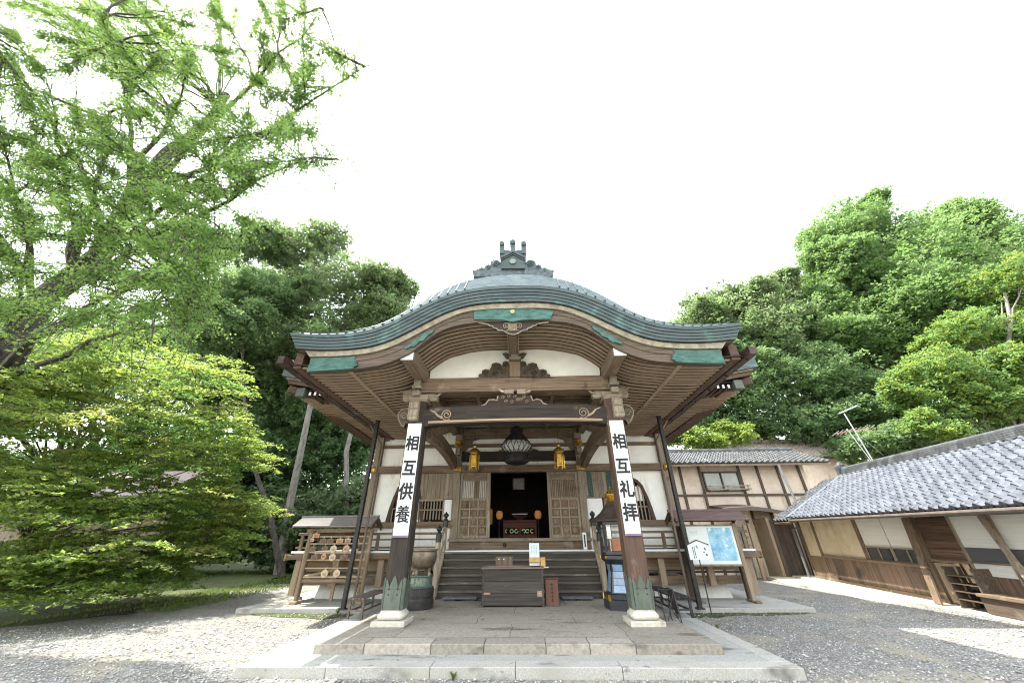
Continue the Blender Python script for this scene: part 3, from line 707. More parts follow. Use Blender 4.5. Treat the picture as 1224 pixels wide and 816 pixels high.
# frog-leg strut
z5 = lambda a, b, Y: px(540 + a / 8.16, 440 + b / 8.16, Y)
fl = [(285, 370), (330, 350), (360, 310), (410, 305), (440, 315), (450, 270), (490, 250), (730, 250), (770, 268), (790, 315), (830, 302), (870, 312), (890, 340), (955, 370), (930, 372), (300, 372)]
mb = MB(); mb.prism([z5(a, b, 8.14) for a, b in fl], (0, .16, 0)); fs_ = P(mb, "frog_leg_strut", SOOT[0])
mb = MB(); mb.tube([z5(a, b, 8.13) for a, b in fl[:6]], .022, 6); mb.tube([z5(a, b, 8.13) for a, b in fl[8:14]], .022, 6); P(mb, "strut_edging", WG[0], None, fs_)
mb = MB()
for a in np.linspace(500, 730, 9):
    c = z5(a, 300 + 30 * math.sin(a), 8.12); mb.tube([c + Vector((math.cos(t) * .05 * (1 - t / 12), 0, math.sin(t) * .05 * (1 - t / 12))) for t in np.linspace(0, 9, 14)], .011, 5)
P(mb, "strut_carving", W[0], None, fs_)
mb = MB()
for a, b in ((515, 605), (635, 720)): p = z5(a, 250, 8.08); q = z5(b, 208, 8.08); mb.b2(p.x, q.x, 8.04, 8.3, p.z, q.z, .008)
for pts in ([(450, 200), (475, 225), (515, 235), (515, 222), (490, 212), (470, 196)], [(782, 196), (762, 200), (742, 218), (718, 225), (718, 238), (755, 232), (780, 210)]): mb.prism([z5(a, b, 8.06) for a, b in pts], (0, .1, 0))
P(mb, "strut_block", WG[0], None, fs_)

# ---- porch pillars
PLW = .195
for sg in (-1, 1):
    X = sg * 2.345; Y = 8.27
    mb = MB()
    c = .035
    oct_ = lambda r, cc: [(-r + cc, -r), (r - cc, -r), (r, -r + cc), (r, r - cc), (r - cc, r), (-r + cc, r), (-r, r - cc), (-r, -r + cc)]
    mb.loft([[(X + a, Y + b, z) for a, b in oct_(PLW, .04)] for z in (.47, 4.55)])
    pil = P(mb, "porch_pillar", [SOOT, WR][sg > 0][2])
    mb = MB(); mb.b2(X - .31, X + .31, Y - .31, Y + .31, .236, .325, .012); P(mb, "plinth_stone", STONE, None, pil)
    mb = MB(); mb.loft([[(X + a, Y + b, z) for a, b in oct_(r, .05)] for r, z in ((.20, .325), (.235, .345), (.245, .385), (.235, .41), (.215, .43), (.20, .455), (.20, .48))]); P(mb, "base_stone", STONE, 50, pil)
    # copper shoe with pointed petals
    mb = MB(); r = PLW + .006; ztop = 1.01
    for dx, dy in ((0, -1), (0, 1), (-1, 0), (1, 0)):
        tx = Vector((-dy, dx, 0)); o = Vector((X, Y, 0)) + Vector((dx, dy, 0)) * r
        prof = [(-.155, .48), (.155, .48), (.155, .94), (.145, .965), (.125, .93), (.108, .885), (.09, .845), (.083, .80), (.076, .845), (.06, .90), (.03, .97), (0, 1.02), (-.03, .97), (-.06, .90), (-.076, .845), (-.083, .80), (-.09, .845), (-.108, .885), (-.125, .93), (-.145, .965), (-.155, .94)]
        mb.prism([o + tx * a + Vector((0, 0, b)) for a, b in prof], Vector((dx, dy, 0)) * .012)
    for dx, dy in ((1, 1), (1, -1), (-1, 1), (-1, -1)):
        o = Vector((X + dx * (PLW - .017), Y + dy * (PLW - .017), 0)); nn = Vector((dx, dy, 0)).normalized(); tt = Vector((-nn.y, nn.x, 0))
        mb.prism([o + tt * a + Vector((0, 0, b)) + nn * .004 for a, b in [(-.03, .48), (.03, .48), (.03, .95), (0, .99), (-.03, .95)]], nn * .010)
    sh = P(mb, "copper_shoe", SHOE, None, pil)
    mb = MB()
    for a in (-.083, .083):
        for zz, rr in ((.715, .014),):
            if rr:
                mb.tube([(X + a, Y - r - .016, zz), (X + a, Y - r - .010, zz)], [rr, rr], 12)
        mb.prism([(X + a + u, Y - r - .0145, .80 + v) for u, v in [(-.042, .002), (-.010, .012), (-.006, .05), (.006, .05), (.010, .012), (.042, .002), (.010, -.010), (0, -.024), (-.010, -.010)]], (0, .004, 0))
    P(mb, "shoe_boss", IRON, None, sh)
    # head: carved noses to the front and the side, bearing block, arms
    fx = X + (-.045 if sg < 0 else .07)
    mb = MB()
    prof = [(-.31, 4.50), (-.36, 4.47), (-.36, 4.40), (-.34, 4.30), (-.36, 4.16), (-.35, 4.06), (-.20, 4.05), (-.20, 4.56), (-.26, 4.56)]
    mb.prism([(fx - .105, Y + a + .0, z) for a, z in prof], (.21, 0, 0)); nose = P(mb, "carved_nose", WG[2], None, pil)
    mb = MB()
    for dx in (-.112, .097): mb.tube([(fx + dx + .007, Y + a - .004, z) for a, z in prof[:6]], .013, 5)
    for zz in (4.15, 4.33): mb.tube([(fx - .1, Y - .365, zz), (fx + .1, Y - .365, zz)], .011, 5)
    P(mb, "nose_edging", CREAM, None, pil)
    sp = [(.19, 4.36), (.30, 4.42), (.42, 4.38), (.485, 4.26), (.45, 4.14), (.40, 4.06), (.36, 4.0), (.31, 3.96), (.29, 4.03), (.19, 4.06)]
    mb = MB(); mb.prism([(X + sg * a, Y - .09, z) for a, z in sp], (0, .18, 0)); P(mb, "side_nose", WD[0], None, pil)
    mb = MB(); mb.tube([(X + sg * a, Y - .095, z) for a, z in sp[:9]], .016, 5)
    cc = Vector((X + sg * .33, Y - .10, 4.22)); mb.tube([cc + Vector((sg * math.cos(t) * .09 * (1 - t / 12), 0, math.sin(t) * .09 * (1 - t / 12))) for t in np.linspace(0, 9, 20)], .011, 5)
    P(mb, "side_nose_edging", CREAM, None, pil)
    mb = MB(); mb.loft([[(X + a, Y + b, z) for a, b in oct_(r2, .01)] for r2, z in ((.17, 4.53), (.235, 4.60), (.235, 4.70))]); P(mb, "bearing_block", WG[0], None, pil)
    mb = MB(); arm = [(-.50, 4.86), (-.44, 4.80), (-.36, 4.76), (-.28, 4.71), (.28, 4.71), (.36, 4.76), (.44, 4.80), (.50, 4.86)]
    mb.prism([(X + a, Y - .11, z) for a, z in arm], (0, .22, 0)); P(mb, "bracket_arm", WG[0], None, pil)
    for bx in (-.33, .33):
        mb = MB(); mb.loft([[(X + bx + a, Y + b, z) for a, b in oct_(r2, .01)] for r2, z in ((.075, 4.60), (.105, 4.65), (.105, 4.76))]); P(mb, "bracket_block", WG[0], None, pil)
    mb = MB()
    for s2 in (-1, 1):
        if s2 == -sg: mb.tube([(X + s2 * .36, Y - .115, 4.70), (X + s2 * .46, Y - .115, 4.73), (X + s2 * .53, Y - .115, 4.80), (X + s2 * .60, Y - .115, 4.84)], [.03, .03, .025, .02], 6)
        else: mb.tube([(X + s2 * .26, Y - .115, 4.72), (X + s2 * .36, Y - .115, 4.77), (X + s2 * .50, Y - .115, 4.86)], .015, 6)
    P(mb, "arm_edging", CREAM, None, pil)
    mb = MB(); mb.b2(fx - .085, fx + .085, Y - .34, Y - .1, 4.66, 4.79, .006); mb.b2(fx - .115, fx + .115, Y - .36, Y - .1, 4.845, 4.90, .006); mb.b2(fx - .08, fx + .08, Y - .35, Y - .1, 4.90, 5.06, .006)
    P(mb, "white_bracket_end", CREAM, None, pil)
    # tie beam back to the hall
    rings = []
    for yy in np.linspace(8.46, 13.2, 21):
        q = (yy - 8.46) / 4.74; dz = .16 * math.sin(math.pi * q) - .02 * q
        rings.append([(X + sg * -.11, yy, 3.84 + dz), (X + sg * .09, yy, 3.84 + dz), (X + sg * .09, yy, 4.22 + dz), (X + sg * -.11, yy, 4.22 + dz)])
    mb = MB(); mb.loft(rings); P(mb, "tie_beam", W[1], 30)

# porch ceiling between purlins, with cross battens
mb = MB(); mb.b2(-2.2, 2.2, 8.46, 13.3, 5.36, 5.40); P(mb, "porch_ceiling", wood("ceiling_board", (.045, .028, .020), (.105, .068, .047), 0))
for yy in np.arange(8.75, 13.2, .42):
    mb = MB(); mb.b2(-2.2, 2.2, yy - .04, yy + .04, 5.27, 5.36); P(mb, "ceiling_batten", W[0])
for xx in (-1.1, -.02, 1.06):
    mb = MB(); mb.b2(xx - .05, xx + .05, 8.46, 13.28, 5.20, 5.27); P(mb, "ceiling_joist", W[1])

# ================================================================ hall front wall
WY = 13.3
def post(x, w_=.24, y=WY + .02, z0=1.3, z1=5.3, m=None):
    mb = MB(); mb.b2(x - w_ / 2, x + w_ / 2, y - w_ / 2, y + w_ / 2, z0, z1, .015); return P(mb, "post", (m or WG)[2])
for x in (-5.2, -2.2, 2.2, 5.2): post(x, .25 if abs(x) < 3 else .27)
def panel(x0, x1, z0, z1, m=PLASTER, y=WY + .05, name="plaster_panel", t=.06, parent=None):
    mb = MB(); mb.b2(x0, x1, y, y + t, z0, z1); return P(mb, name, m, None, parent)
def rail(x0, x1, z0, z1, y=WY - .06, t=.16, m=None, name="wall_beam", ch=.01):
    mb = MB(); mb.b2(x0, x1, y, y + t, z0, z1, ch); return P(mb, name, (m or W)[0])
rail(-5.35, 5.35, 3.72, 3.96, y=WY - .125, t=.30, name="lintel_beam", m=WL and W)
rail(-5.3, 5.3, 4.62, 4.74, y=WY - .02)
for sg in (-1, 1):
    panel(sg * 2.3, sg * 5.1, 3.95, 4.63); panel(sg * 2.3, sg * 5.1, 4.735, 5.35)
    # side bay: boarded shutter, lattice window, white field with bell-shaped window
    mb = MB(); x = 2.33
    while x < 3.55: mb.b2(sg * x, sg * (x + .148), WY - .02, WY + .03, 2.86, 3.72, .006); x += .152
    shu = P(mb, "shutter", WG[2])
    if sg > 0:
        for xx in (2.42, 3.10):
            mb = MB(); mb.b2(xx, xx + .17, WY - .035, WY - .022, 2.88, 3.70); P(mb, "pierced_strip", surf("green_openwork", (.012, .03, .024), (.05, .10, .08), (26, 26, 26), .6, .3, 0, lo=.45, hi=.55), None, shu)
    if sg < 0:
        lw = rail(-3.62, -2.62, 2.80, 2.86, y=WY - .03, t=.08, m=WG, name="lattice_window", ch=0)
        mb = MB()
        for xx in np.arange(-3.58, -2.62, .105): mb.b2(xx - .018, xx + .018, WY - .02, WY + .03, 2.22, 2.80)
        mb.b2(-3.6, -2.64, WY - .03, WY - .021, 2.50, 2.54); P(mb, "window_bars", WG[2], None, lw)
        panel(-3.6, -2.62, 2.2, 2.8, DARKROOM, WY + .12, "window_recess", .02, lw)  # near-black sheet painted as the unlit room behind the bars
        panel(-2.60, -2.33, 2.2, 2.84, WHITEP, WY, "white_board", .04)
        mb = MB(); mb.b2(-2.64, -2.60, WY - .03, WY + .05, 2.2, 2.86); P(mb, "window_jamb", WG[2])
    else:
        panel(2.33, 2.86, 2.2, 2.84, WHITEP, WY, "white_board", .04)
        mb = MB(); x = 2.90
        while x < 3.6: mb.b2(x, x + .13, WY - .02, WY + .03, 2.2, 2.84, .006); x += .134
        P(mb, "shutter_board", W[2])
    # bell-shaped window
    bx = sg * 3.92
    outer = [(-.66, 2.16), (-.60, 2.55), (-.50, 2.95), (-.40, 3.25), (-.26, 3.42), (-.10, 3.50), (0, 3.58), (.10, 3.50), (.26, 3.42), (.40, 3.25), (.50, 2.95), (.60, 2.55), (.66, 2.16)]
    inner = [(a * .82, 2.16 + (b - 2.16) * .93) for a, b in outer]
    # plaster round the window as two halves
    mb = MB()
    for h in (-1, 1):
        xe = (sg * 3.56 if h == -sg else sg * 5.07) - bx
        xe = h * abs(xe); oo = [(abs(a) * h, b) for a, b in (outer[:7] if h < 0 else outer[6:][::-1])]
        poly = [(xe, 2.16)] + oo + [(0, 3.73), (xe, 3.73)]
        mb.prism([(bx + a, WY + .04, b) for a, b in poly], (0, .06, 0))
    P(mb, "plaster_panel", PLASTER)
    mb = MB(); rings = []
    for (a, b), (c, d) in zip(outer, inner): rings.append([(bx + a, WY - .02, b), (bx + c, WY - .02, d), (bx + c, WY + .12, d), (bx + a, WY + .12, b)])
    mb.loft(rings); bw = P(mb, "bell_window", WR[2], 30)
    mb = MB()
    for xx in np.arange(-.48, .49, .12):
        top = np.interp(abs(xx), [0, .08, .21, .33, .41, .49, .54], [3.45, 3.38, 3.30, 3.15, 2.87, 2.5, 2.2]); mb.b2(bx + xx - .02, bx + xx + .02, WY + .02, WY + .05, 2.16, top)
    mb.b2(bx - .5, bx + .5, WY + .015, WY + .019, 2.55, 2.59); P(mb, "window_bars", WG[2], None, bw)
    panel(bx - .56, bx + .56, 2.16, 3.5, DARKROOM, WY + .13, "window_recess", .02, bw)  # near-black sheet painted as the unlit room behind the window
    if sg > 0: panel(bx + .02, bx + .40, 2.75, 3.22, PAPER, WY + .055, "paper_screen", .01, bw)
    rail(sg * 2.3, sg * 5.2, 1.98, 2.16, y=WY - .09, t=.2, name="sill_beam", m=W)
    panel(sg * 2.3, sg * 5.1, 1.35, 1.98)
# centre bay above the doors
rail(-2.1, 2.1, 4.10, 4.44, y=WY - .10, t=.2, m=SOOT, name="carved_frieze")
panel(-2.08, 2.08, 3.955, 4.10); panel(-2.08, 2.08, 4.44, 5.28)
mb = MB()
for sg in (-1, 1):
    mb.prism([(sg * a, WY - .03, b) for a, b in [(2.08, 4.44), (1.95, 4.50), (1.80, 4.66), (1.68, 4.86), (1.45, 4.92), (1.45, 5.28), (2.08, 5.28)]], (0, .07, 0))
    mb.prism([(sg * a, WY - .12, b) for a, b in [(.45, 4.44), (.75, 4.44), (.66, 4.50), (.52, 4.53), (.45, 4.60)]], (0, .1, 0))
P(mb, "carved_corner", W[0])
rail(-2.1, 2.1, 4.92, 5.28, y=WY - .14, t=.16, m=W, name="inner_beam")
# gilt brackets on the inner posts
for sg in (-1, 1):
    mb = MB(); c = Vector((sg * 2.16, 12.95, 0)); mb.b2(c.x - .13, c.x + .13, 12.84, 13.2, 4.78, 5.0, .01); mb.b2(c.x - .05, c.x + .05, 12.9, 13.2, 4.28, 4.5, .01); mb.b2(c.x - .08, c.x + .08, 12.9, 13.2, 4.50, 4.56, .005)
    br = P(mb, "inner_bracket", WG[0])
    mb = MB(); mb.lathe((c.x, 12.86, 4.62), [(.03, -.07), (.13, -.03), (.17, .02), (.12, .06), (.15, .10), (.08, .14)], 12); P(mb, "gilt_flower", GOLD, 30, br)
    mb = MB(); mb.b2(sg * 2.2 - .15, sg * 2.2 + .15, 13.12, 13.172, 3.75, 3.93, .01); P(mb, "gilt_plate", surf("worn_gilt", (.22, .12, .04), (.45, .28, .08), (18, 18, 18), .5, .2, 0, metal=.5))
    mb = MB(); mb.lathe((sg * 5.2, 13.12, 3.83), [(.05, -.10), (.10, -.06), (.10, .04), (.03, .09)], 12); P(mb, "post_cap", GOLD, 30)
# doors: board, barred light, four rows of small panels
for sg in (-1, 1):
    x0, x1 = sorted((sg * 1.04, sg * 2.07)); y = WY - .02
    mb = MB()
    for a, b in ((x0, x0 + .08), (x1 - .08, x1)): mb.b2(a, b, y - .05, y + .03, 1.66, 3.71, .006)
    for a, b in ((3.63, 3.71), (3.44, 3.50), (2.80, 2.88), (1.66, 1.74)): mb.b2(x0 + .08, x1 - .08, y - .045, y + .03, a, b, .004)
    for k in range(1, 4): zz = 1.74 + k * (2.80 - 1.74) / 4; mb.b2(x0 + .08, x1 - .08, y - .042, y + .03, zz - .018, zz + .018)
    for k in range(1, 3): xx = x0 + .08 + k * (x1 - x0 - .16) / 3; mb.b2(xx - .018, xx + .018, y - .041, y + .03, 1.74, 2.80)
    d = P(mb, "door", WG[2])
    mb = MB()
    for i in range(3):
        for j in range(4):
            wx = (x1 - x0 - .16) / 3; wz = (2.80 - 1.74) / 4; cx = x0 + .08 + wx * (i + .5); cz = 1.74 + wz * (j + .5)
            mb.b2(cx - wx * .30, cx + wx * .30, y - .024, y, cz - wz * .30, cz + wz * .30, .012); mb.b2(cx - wx * .5, cx + wx * .5, y - .004, y + .01, cz - wz * .5, cz + wz * .5)
    P(mb, "door_panels", W[2], None, d)
    panel(x0 + .07, x1 - .07, 3.5, 3.63, W[0], y - .01, "door_board", .02, d)
    mb = MB()
    for xx in np.arange(x0 + .115, x1 - .09, .062): mb.b2(xx - .012, xx + .012, y - .03, y - .005, 2.88, 3.44)
    P(mb, "door_bars", WG[2], None, d)
    if sg < 0:
        panel(x0 + .08, x0 + .50, 2.88, 3.44, WHITEP, y + .01, "paper_light", .01, d); panel(x0 + .5, x0 + .68, 2.88, 3.44, W[2], y + .01, "door_board", .01, d); panel(x0 + .68, x1 - .08, 2.88, 3.44, WHITEP, y + .01, "paper_light", .01, d)
    else: panel(x0 + .08, x1 - .08, 2.88, 3.44, W[2], y + .01, "door_board", .01, d)
mb = MB()
for sg in (-1, 1): mb.b2(sg * 1.0, sg * 1.04, WY - .08, WY + .08, 1.66, 3.72)
P(mb, "door_jamb", WG[2])
rail(-2.35, 2.35, 1.56, 1.655, y=WY - .22, t=.34, m=WG, name="threshold"); rail(-2.3, 2.3, 1.33, 1.56, y=WY - .16, t=.2, m=W, name="threshold_beam")
mb = MB()
for x in (-.49, .51): mb.lathe((x, WY - .165, 1.47), [(.045, -.06), (.06, 0), (.045, .06)], 10)
P(mb, "threshold_boss", IRON, 30)
# name strip over the door
mb = MB(); mb.b2(-.37, .30, WY - .135, WY - .127, 3.77, 3.90); ns = P(mb, "lintel_strip", W[0])
mb = MB()
for k, xx in enumerate(np.linspace(-.30, .23, 7)):
    for j in range(4):
        a = random.uniform(-.03, .03); mb.b2(xx + a - .012, xx + a + .02, WY - .139, WY - .1355, 3.80 + j * .02, 3.812 + j * .02)
P(mb, "lintel_writing", INK, None, ns)

# hall interior: a deep dark room
mb = MB(); mb.b2(-5.1, 5.1, 21.9, 22.0, 1.3, 5.2); mb.b2(-5.3, -5.2, 13.35, 22, .6, 5.6); mb.b2(5.2, 5.3, 13.35, 22, .6, 5.6); P(mb, "hall_wall", W[2])
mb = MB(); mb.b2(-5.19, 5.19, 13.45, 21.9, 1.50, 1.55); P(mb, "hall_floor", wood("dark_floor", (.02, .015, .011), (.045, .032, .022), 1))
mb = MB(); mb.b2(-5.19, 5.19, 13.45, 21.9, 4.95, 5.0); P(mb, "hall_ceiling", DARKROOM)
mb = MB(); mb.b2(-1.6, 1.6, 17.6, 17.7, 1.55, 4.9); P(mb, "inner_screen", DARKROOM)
for x in (-1.3, 1.3):
    mb = MB(); mb.b2(x - .06, x + .06, 17.2, 17.3, 2.2, 2.8); P(mb, "gilt_hanging", GOLD)

# veranda with white nosing, legs, rails
mb = MB(); mb.b2(-6.9, 6.9, 12.32, 13.3, 1.25, 1.315); P(mb, "veranda_floor", WG[1])
for sg in (-1, 1):
    mb = MB(); mb.b2(sg * 5.3, sg * 6.9, 13.302, 24, 1.25, 1.315); P(mb, "veranda_floor", WG[0])
mb = MB(); mb.b2(-6.98, 6.98, 12.27, 12.318, 1.282, 1.338, .006); P(mb, "veranda_nosing", surf("white_nosing", (.62, .64, .64), (.76, .77, .77), (3, 8, 8), .7, .05, 0, patch=((.4, .4, .38), 2.5, .62, .1)))
mb = MB(); mb.b2(-7.12, 7.12, 12.30, 12.44, 1.12, 1.249, .01); mb.b2(-7.16, -7.10, 12.28, 12.46, 1.10, 1.27); mb.b2(7.10, 7.16, 12.28, 12.46, 1.10, 1.27); P(mb, "veranda_beam", W[0])
for sg in (-1, 1):
    for x in (2.75, 4.2, 5.6, 6.75):
        mb = MB(); mb.b2(sg * x - .09, sg * x + .09, 12.40, 12.58, .42 if x < 6 else .2, 1.12, .01); P(mb, "veranda_leg", WL[2] if x > 4 else W[2])
    for z0, z1, m in ((.72, .78, WD), (.46, .66, W)):
        mb = MB(); mb.b2(sg * 2.4, sg * 6.7, 12.60, 12.66, z0, z1); P(mb, "veranda_brace", m[0])
    mb = MB(); mb.b2(sg * 2.4, sg * 6.85, 12.9, 12.95, .78, 1.12); P(mb, "underfloor_boards", WL[0])
    # railing
    rl = None
    for z0, z1, yy, m in ((1.76, 1.83, .07, W), (1.615, 1.66, .04, W), (1.40, 1.45, .05, W)):
        mb = MB(); mb.b2(sg * 2.42, sg * 6.95, 12.40 - yy / 2, 12.40 + yy / 2, z0, z1, .008); o = P(mb, "railing", m[0]) if rl is None else P(mb, "rail", m[0], None, rl); rl = rl or o
    for x in (3.3, 4.4, 5.4, 6.8):
        mb = MB(); mb.b2(sg * x - .045, sg * x + .045, 12.36, 12.44, 1.32, 1.77, .006); P(mb, "rail_post", W[2], None, rl)
mb = MB(); mb.add([(-6.2, 12.75, .1), (6.2, 12.75, .1), (6.2, 13.0, .46), (-6.2, 13.0, .46), (-6.2, 22, .1), (6.2, 22, .1), (6.2, 21.7, .46), (-6.2, 21.7, .46)], [(0, 1, 2, 3), (4, 7, 6, 5), (0, 3, 7, 4), (1, 5, 6, 2), (3, 2, 6, 7)])
P(mb, "plaster_footing", surf("footing_plaster", (.52, .51, .47), (.66, .65, .60), (4, 4, 4), .9, .1, 0, patch=((.35, .33, .28), 1.5, .58, .2)))

# stairs
nst = 6; y0 = 11.50; y1 = 12.30; rz = (1.30 - .24) / nst
for i in range(nst):
    yy = y0 + (y1 - y0) * i / nst; z = .24 + rz * (i + 1)
    mb = MB(); mb.b2(-2.24, 2.24, yy, 12.36, z - .055, z, .008)
    st = P(mb, "stair_tread", wood("stair_tread_timber", (.075, .064, .051), (.18, .155, .126), 0, patch=((.28, .25, .22), (1.2, 8, 8), .55, .14)))
    mb = MB(); mb.b2(-2.23, 2.23, yy + .035, yy + .07, z - rz, z - .0555); P(mb, "stair_riser", wood("stair_riser_timber", (.034, .029, .024), (.085, .072, .059), 0), None, st)
for sg in (-1, 1):
    x = sg * 2.30
    mb = MB(); mb.prism([(x - .055, a, b) for a, b in [(11.36, .24), (11.62, .24), (12.36, 1.0), (12.36, 1.40), (11.36, .46)]], (.11, 0, 0)); ss = P(mb, "stair_string", WG[1])
    hr = None
    for (yy, z0, z1, tz) in ((11.48, .3, 1.66, .12), (12.30, 1.3, 2.06, .12)):
        mb = MB(); mb.lathe((x, yy, 0), [(.072, z0), (.072, z1), (.06, z1)], 16); o = P(mb, "newel_post", WG[2], 40)
        k = MB(); k.lathe((x, yy, z1), [(.082, -.10), (.086, 0), (.080, .10), (.055, .135), (.04, .155), (.05, .175), (.082, .205), (.086, .235), (.070, .275), (.03, .30), (.012, .335)], 16); P(k, "onion_finial", surf("dark_bronze", (.022, .026, .026), (.055, .06, .058), (14, 14, 14), .4, .1, 0, metal=.5), 50, o)
    for dz, th in ((.0, .06), (-.30, .05)):
        mb = MB(); pts = [(x, 11.48, 1.55 + dz), (x, 11.8, 1.68 + dz), (x, 12.1, 1.86 + dz), (x, 12.30, 1.95 + dz)]
        if dz < 0: pts = [(x, 11.48, .95), (x, 12.30, 1.62)]
        mb.tube(pts, .035, 8); P(mb, "handrail", WG[1], 40)
mb = MB(); mb.b2(2.02, 2.14, 12.9, 12.93, 1.33, 1.80, .004); vb = P(mb, "small_notice", PAPER)
mb = MB(); mb.b2(2.06, 2.10, 12.895, 12.8985, 1.40, 1.74); P(mb, "notice_writing", INK, None, vb)

# ================================================================ hall roof behind the porch
EX, EY0, EY1, EZ = 7.43, 9.98, 26.5, 5.85
def eave_z(u):                                  # upswept corners, u = -1..1 along an edge
    return EZ + .34 * abs(u) ** 5
def hip_ring(k):
    """ring k=0 at the eaves .. 1 at the ridge"""
    cy = (EY0 + EY1) / 2; pts = []; hx = EX * (1 - k) + 1.0 * k; hy = (EY1 - EY0) / 2 * (1 - k) + 3.2 * k
    z = 4.6 * (k ** 1.28); N = 20
    for a, b in (((-1, -1), (1, -1)), ((1, -1), (1, 1)), ((1, 1), (-1, 1)), ((-1, 1), (-1, -1))):
        for i in range(N):
            q = i / N; sx = a[0] + (b[0] - a[0]) * q; sy = a[1] + (b[1] - a[1]) * q; uu = sx if a[1] == b[1] else sy
            pts.append((sx * hx, cy + sy * hy, eave_z(uu) * (1 - k) + EZ * k + .30 + z))
    return pts
mb = MB(); mb.loft([hip_ring(k) for k in np.linspace(0, 1, 9)], True, True); P(mb, "main_roof", ROOFCU, 40)
def hip_band(off_in, dz, th, name, m, smooth=35):
    cy = (EY0 + EY1) / 2; hx = EX - off_in; hy = (EY1 - EY0) / 2 - off_in; N = 20
    def ring(ins, z):
        pts = []
        for a, b in (((-1, -1), (1, -1)), ((1, -1), (1, 1)), ((1, 1), (-1, 1)), ((-1, 1), (-1, -1))):
            for i in range(N):
                q = i / N; sx = a[0] + (b[0] - a[0]) * q; sy = a[1] + (b[1] - a[1]) * q; uu = sx if a[1] == b[1] else sy
                pts.append((sx * (hx - ins), cy + sy * (hy - ins), eave_z(uu) + z))
        return pts
    mb = MB(); mb.loft([ring(0, dz), ring(0, dz + th), ring(.5, dz + th), ring(.5, dz), ring(0, dz)], True, False); return P(mb, name, m, smooth)
hip_band(0, .0, .30, "main_eave_edge", FASCIA)
hip_band(.10, -.07, .068, "main_eave_moulding", CREAM)
hip_band(.16, -.20, .128, "main_eave_board", WR[0])
# soffit and rafters
def soffit_z(x): return 5.42 - .02 * (6.6 - abs(x))
for sg in (-1, 1):
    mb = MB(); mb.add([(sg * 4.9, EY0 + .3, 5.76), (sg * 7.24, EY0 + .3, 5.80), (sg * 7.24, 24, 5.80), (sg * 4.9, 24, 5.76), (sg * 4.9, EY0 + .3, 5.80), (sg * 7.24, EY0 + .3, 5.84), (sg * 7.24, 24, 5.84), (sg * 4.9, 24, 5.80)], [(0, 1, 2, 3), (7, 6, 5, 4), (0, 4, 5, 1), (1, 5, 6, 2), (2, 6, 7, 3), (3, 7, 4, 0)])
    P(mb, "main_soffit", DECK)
for sg in (-1, 1):
    for yy in np.arange(EY0 + .75, 18.5, .2):
        mb = MB(); mb.beam((sg * 4.9, yy, 5.715), (sg * 7.2, yy, 5.755), .07, .09); P(mb, "rafter", RAFT)
    for xx in np.arange(5.40, 6.62, .165):       # front rafter tails with white painted tips
        mb = MB(); mb.b2(sg * xx - .03, sg * xx + .03, EY0 + .33, EY0 + 1.2, 5.63, 5.73); rt = P(mb, "rafter_tail", WR[1])
        mb = MB(); mb.b2(sg * xx - .032, sg * xx + .032, EY0 + .318, EY0 + .3285, 5.627, 5.733); P(mb, "white_tip", WHITEP, None, rt)
    mb = MB(); mb.beam((sg * 4.9, 12.2, 5.64), (sg * 7.22, EY0 + .2, 5.80), .16, .2); P(mb, "hip_rafter", WR[1])
    mb = MB(); mb.b2(sg * 6.68, sg * 6.95, EY0 + .20, EY0 + .45, 5.56, 5.84, .01); P(mb, "hip_cap", SHOE)
mb = MB(); mb.b2(-5.3, -4.9, 13.3, 22, 4.9, 5.70); mb.b2(4.9, 5.3, 13.3, 22, 4.9, 5.70); P(mb, "eave_plate", W[1])
mb = MB(); mb.b2(-1.0, 1.0, 14, 20.5, 10.3, 10.9, .1); P(mb, "main_ridge", ROOFCU)

# ================================================================ THINGS ROUND THE HALL
# ---- long white banners on the pillars
for sg, body, lab in ((-1, "相互供養", "long white signboard lettered 相互供養 on the porch pillar beside the bronze censer"),
                      (1, "相互礼拝", "long white signboard lettered 相互礼拝 on the porch pillar beside the lantern cabinet")):
    X = sg * 2.345
    b = thing("pillar_signboard", lab, "signboard", (X, 8.05, 1.66), "white signboards on the porch pillars")
    mb = MB(); mb.b2(X - .158, X + .158, 8.045, 8.068, 1.66, 4.0, .004); mb.build("board", WHITEP, b)
    mb = MB(); mb.b2(X - .158, X + .158, 8.040, 8.0445, 1.66, 1.70); mb.build("board_edge", surf("violet_cloth", (.14, .11, .20), (.2, .16, .26), (9, 9, 9), .8, 0, 0), b)
    zs = [3.52, 2.98, 2.50, 2.06] if sg < 0 else [3.50, 2.97, 2.50, 2.06]
    for ch, z in zip(body, zs):
        text(ch, .35, INK, b, (X + random.uniform(-.008, .008), 8.040, z), (1, 0, random.uniform(-.03, .05)), (random.uniform(-.02, .02), 0, 1), .0042 if ch == '養' else .0085, .001, xs=.88)

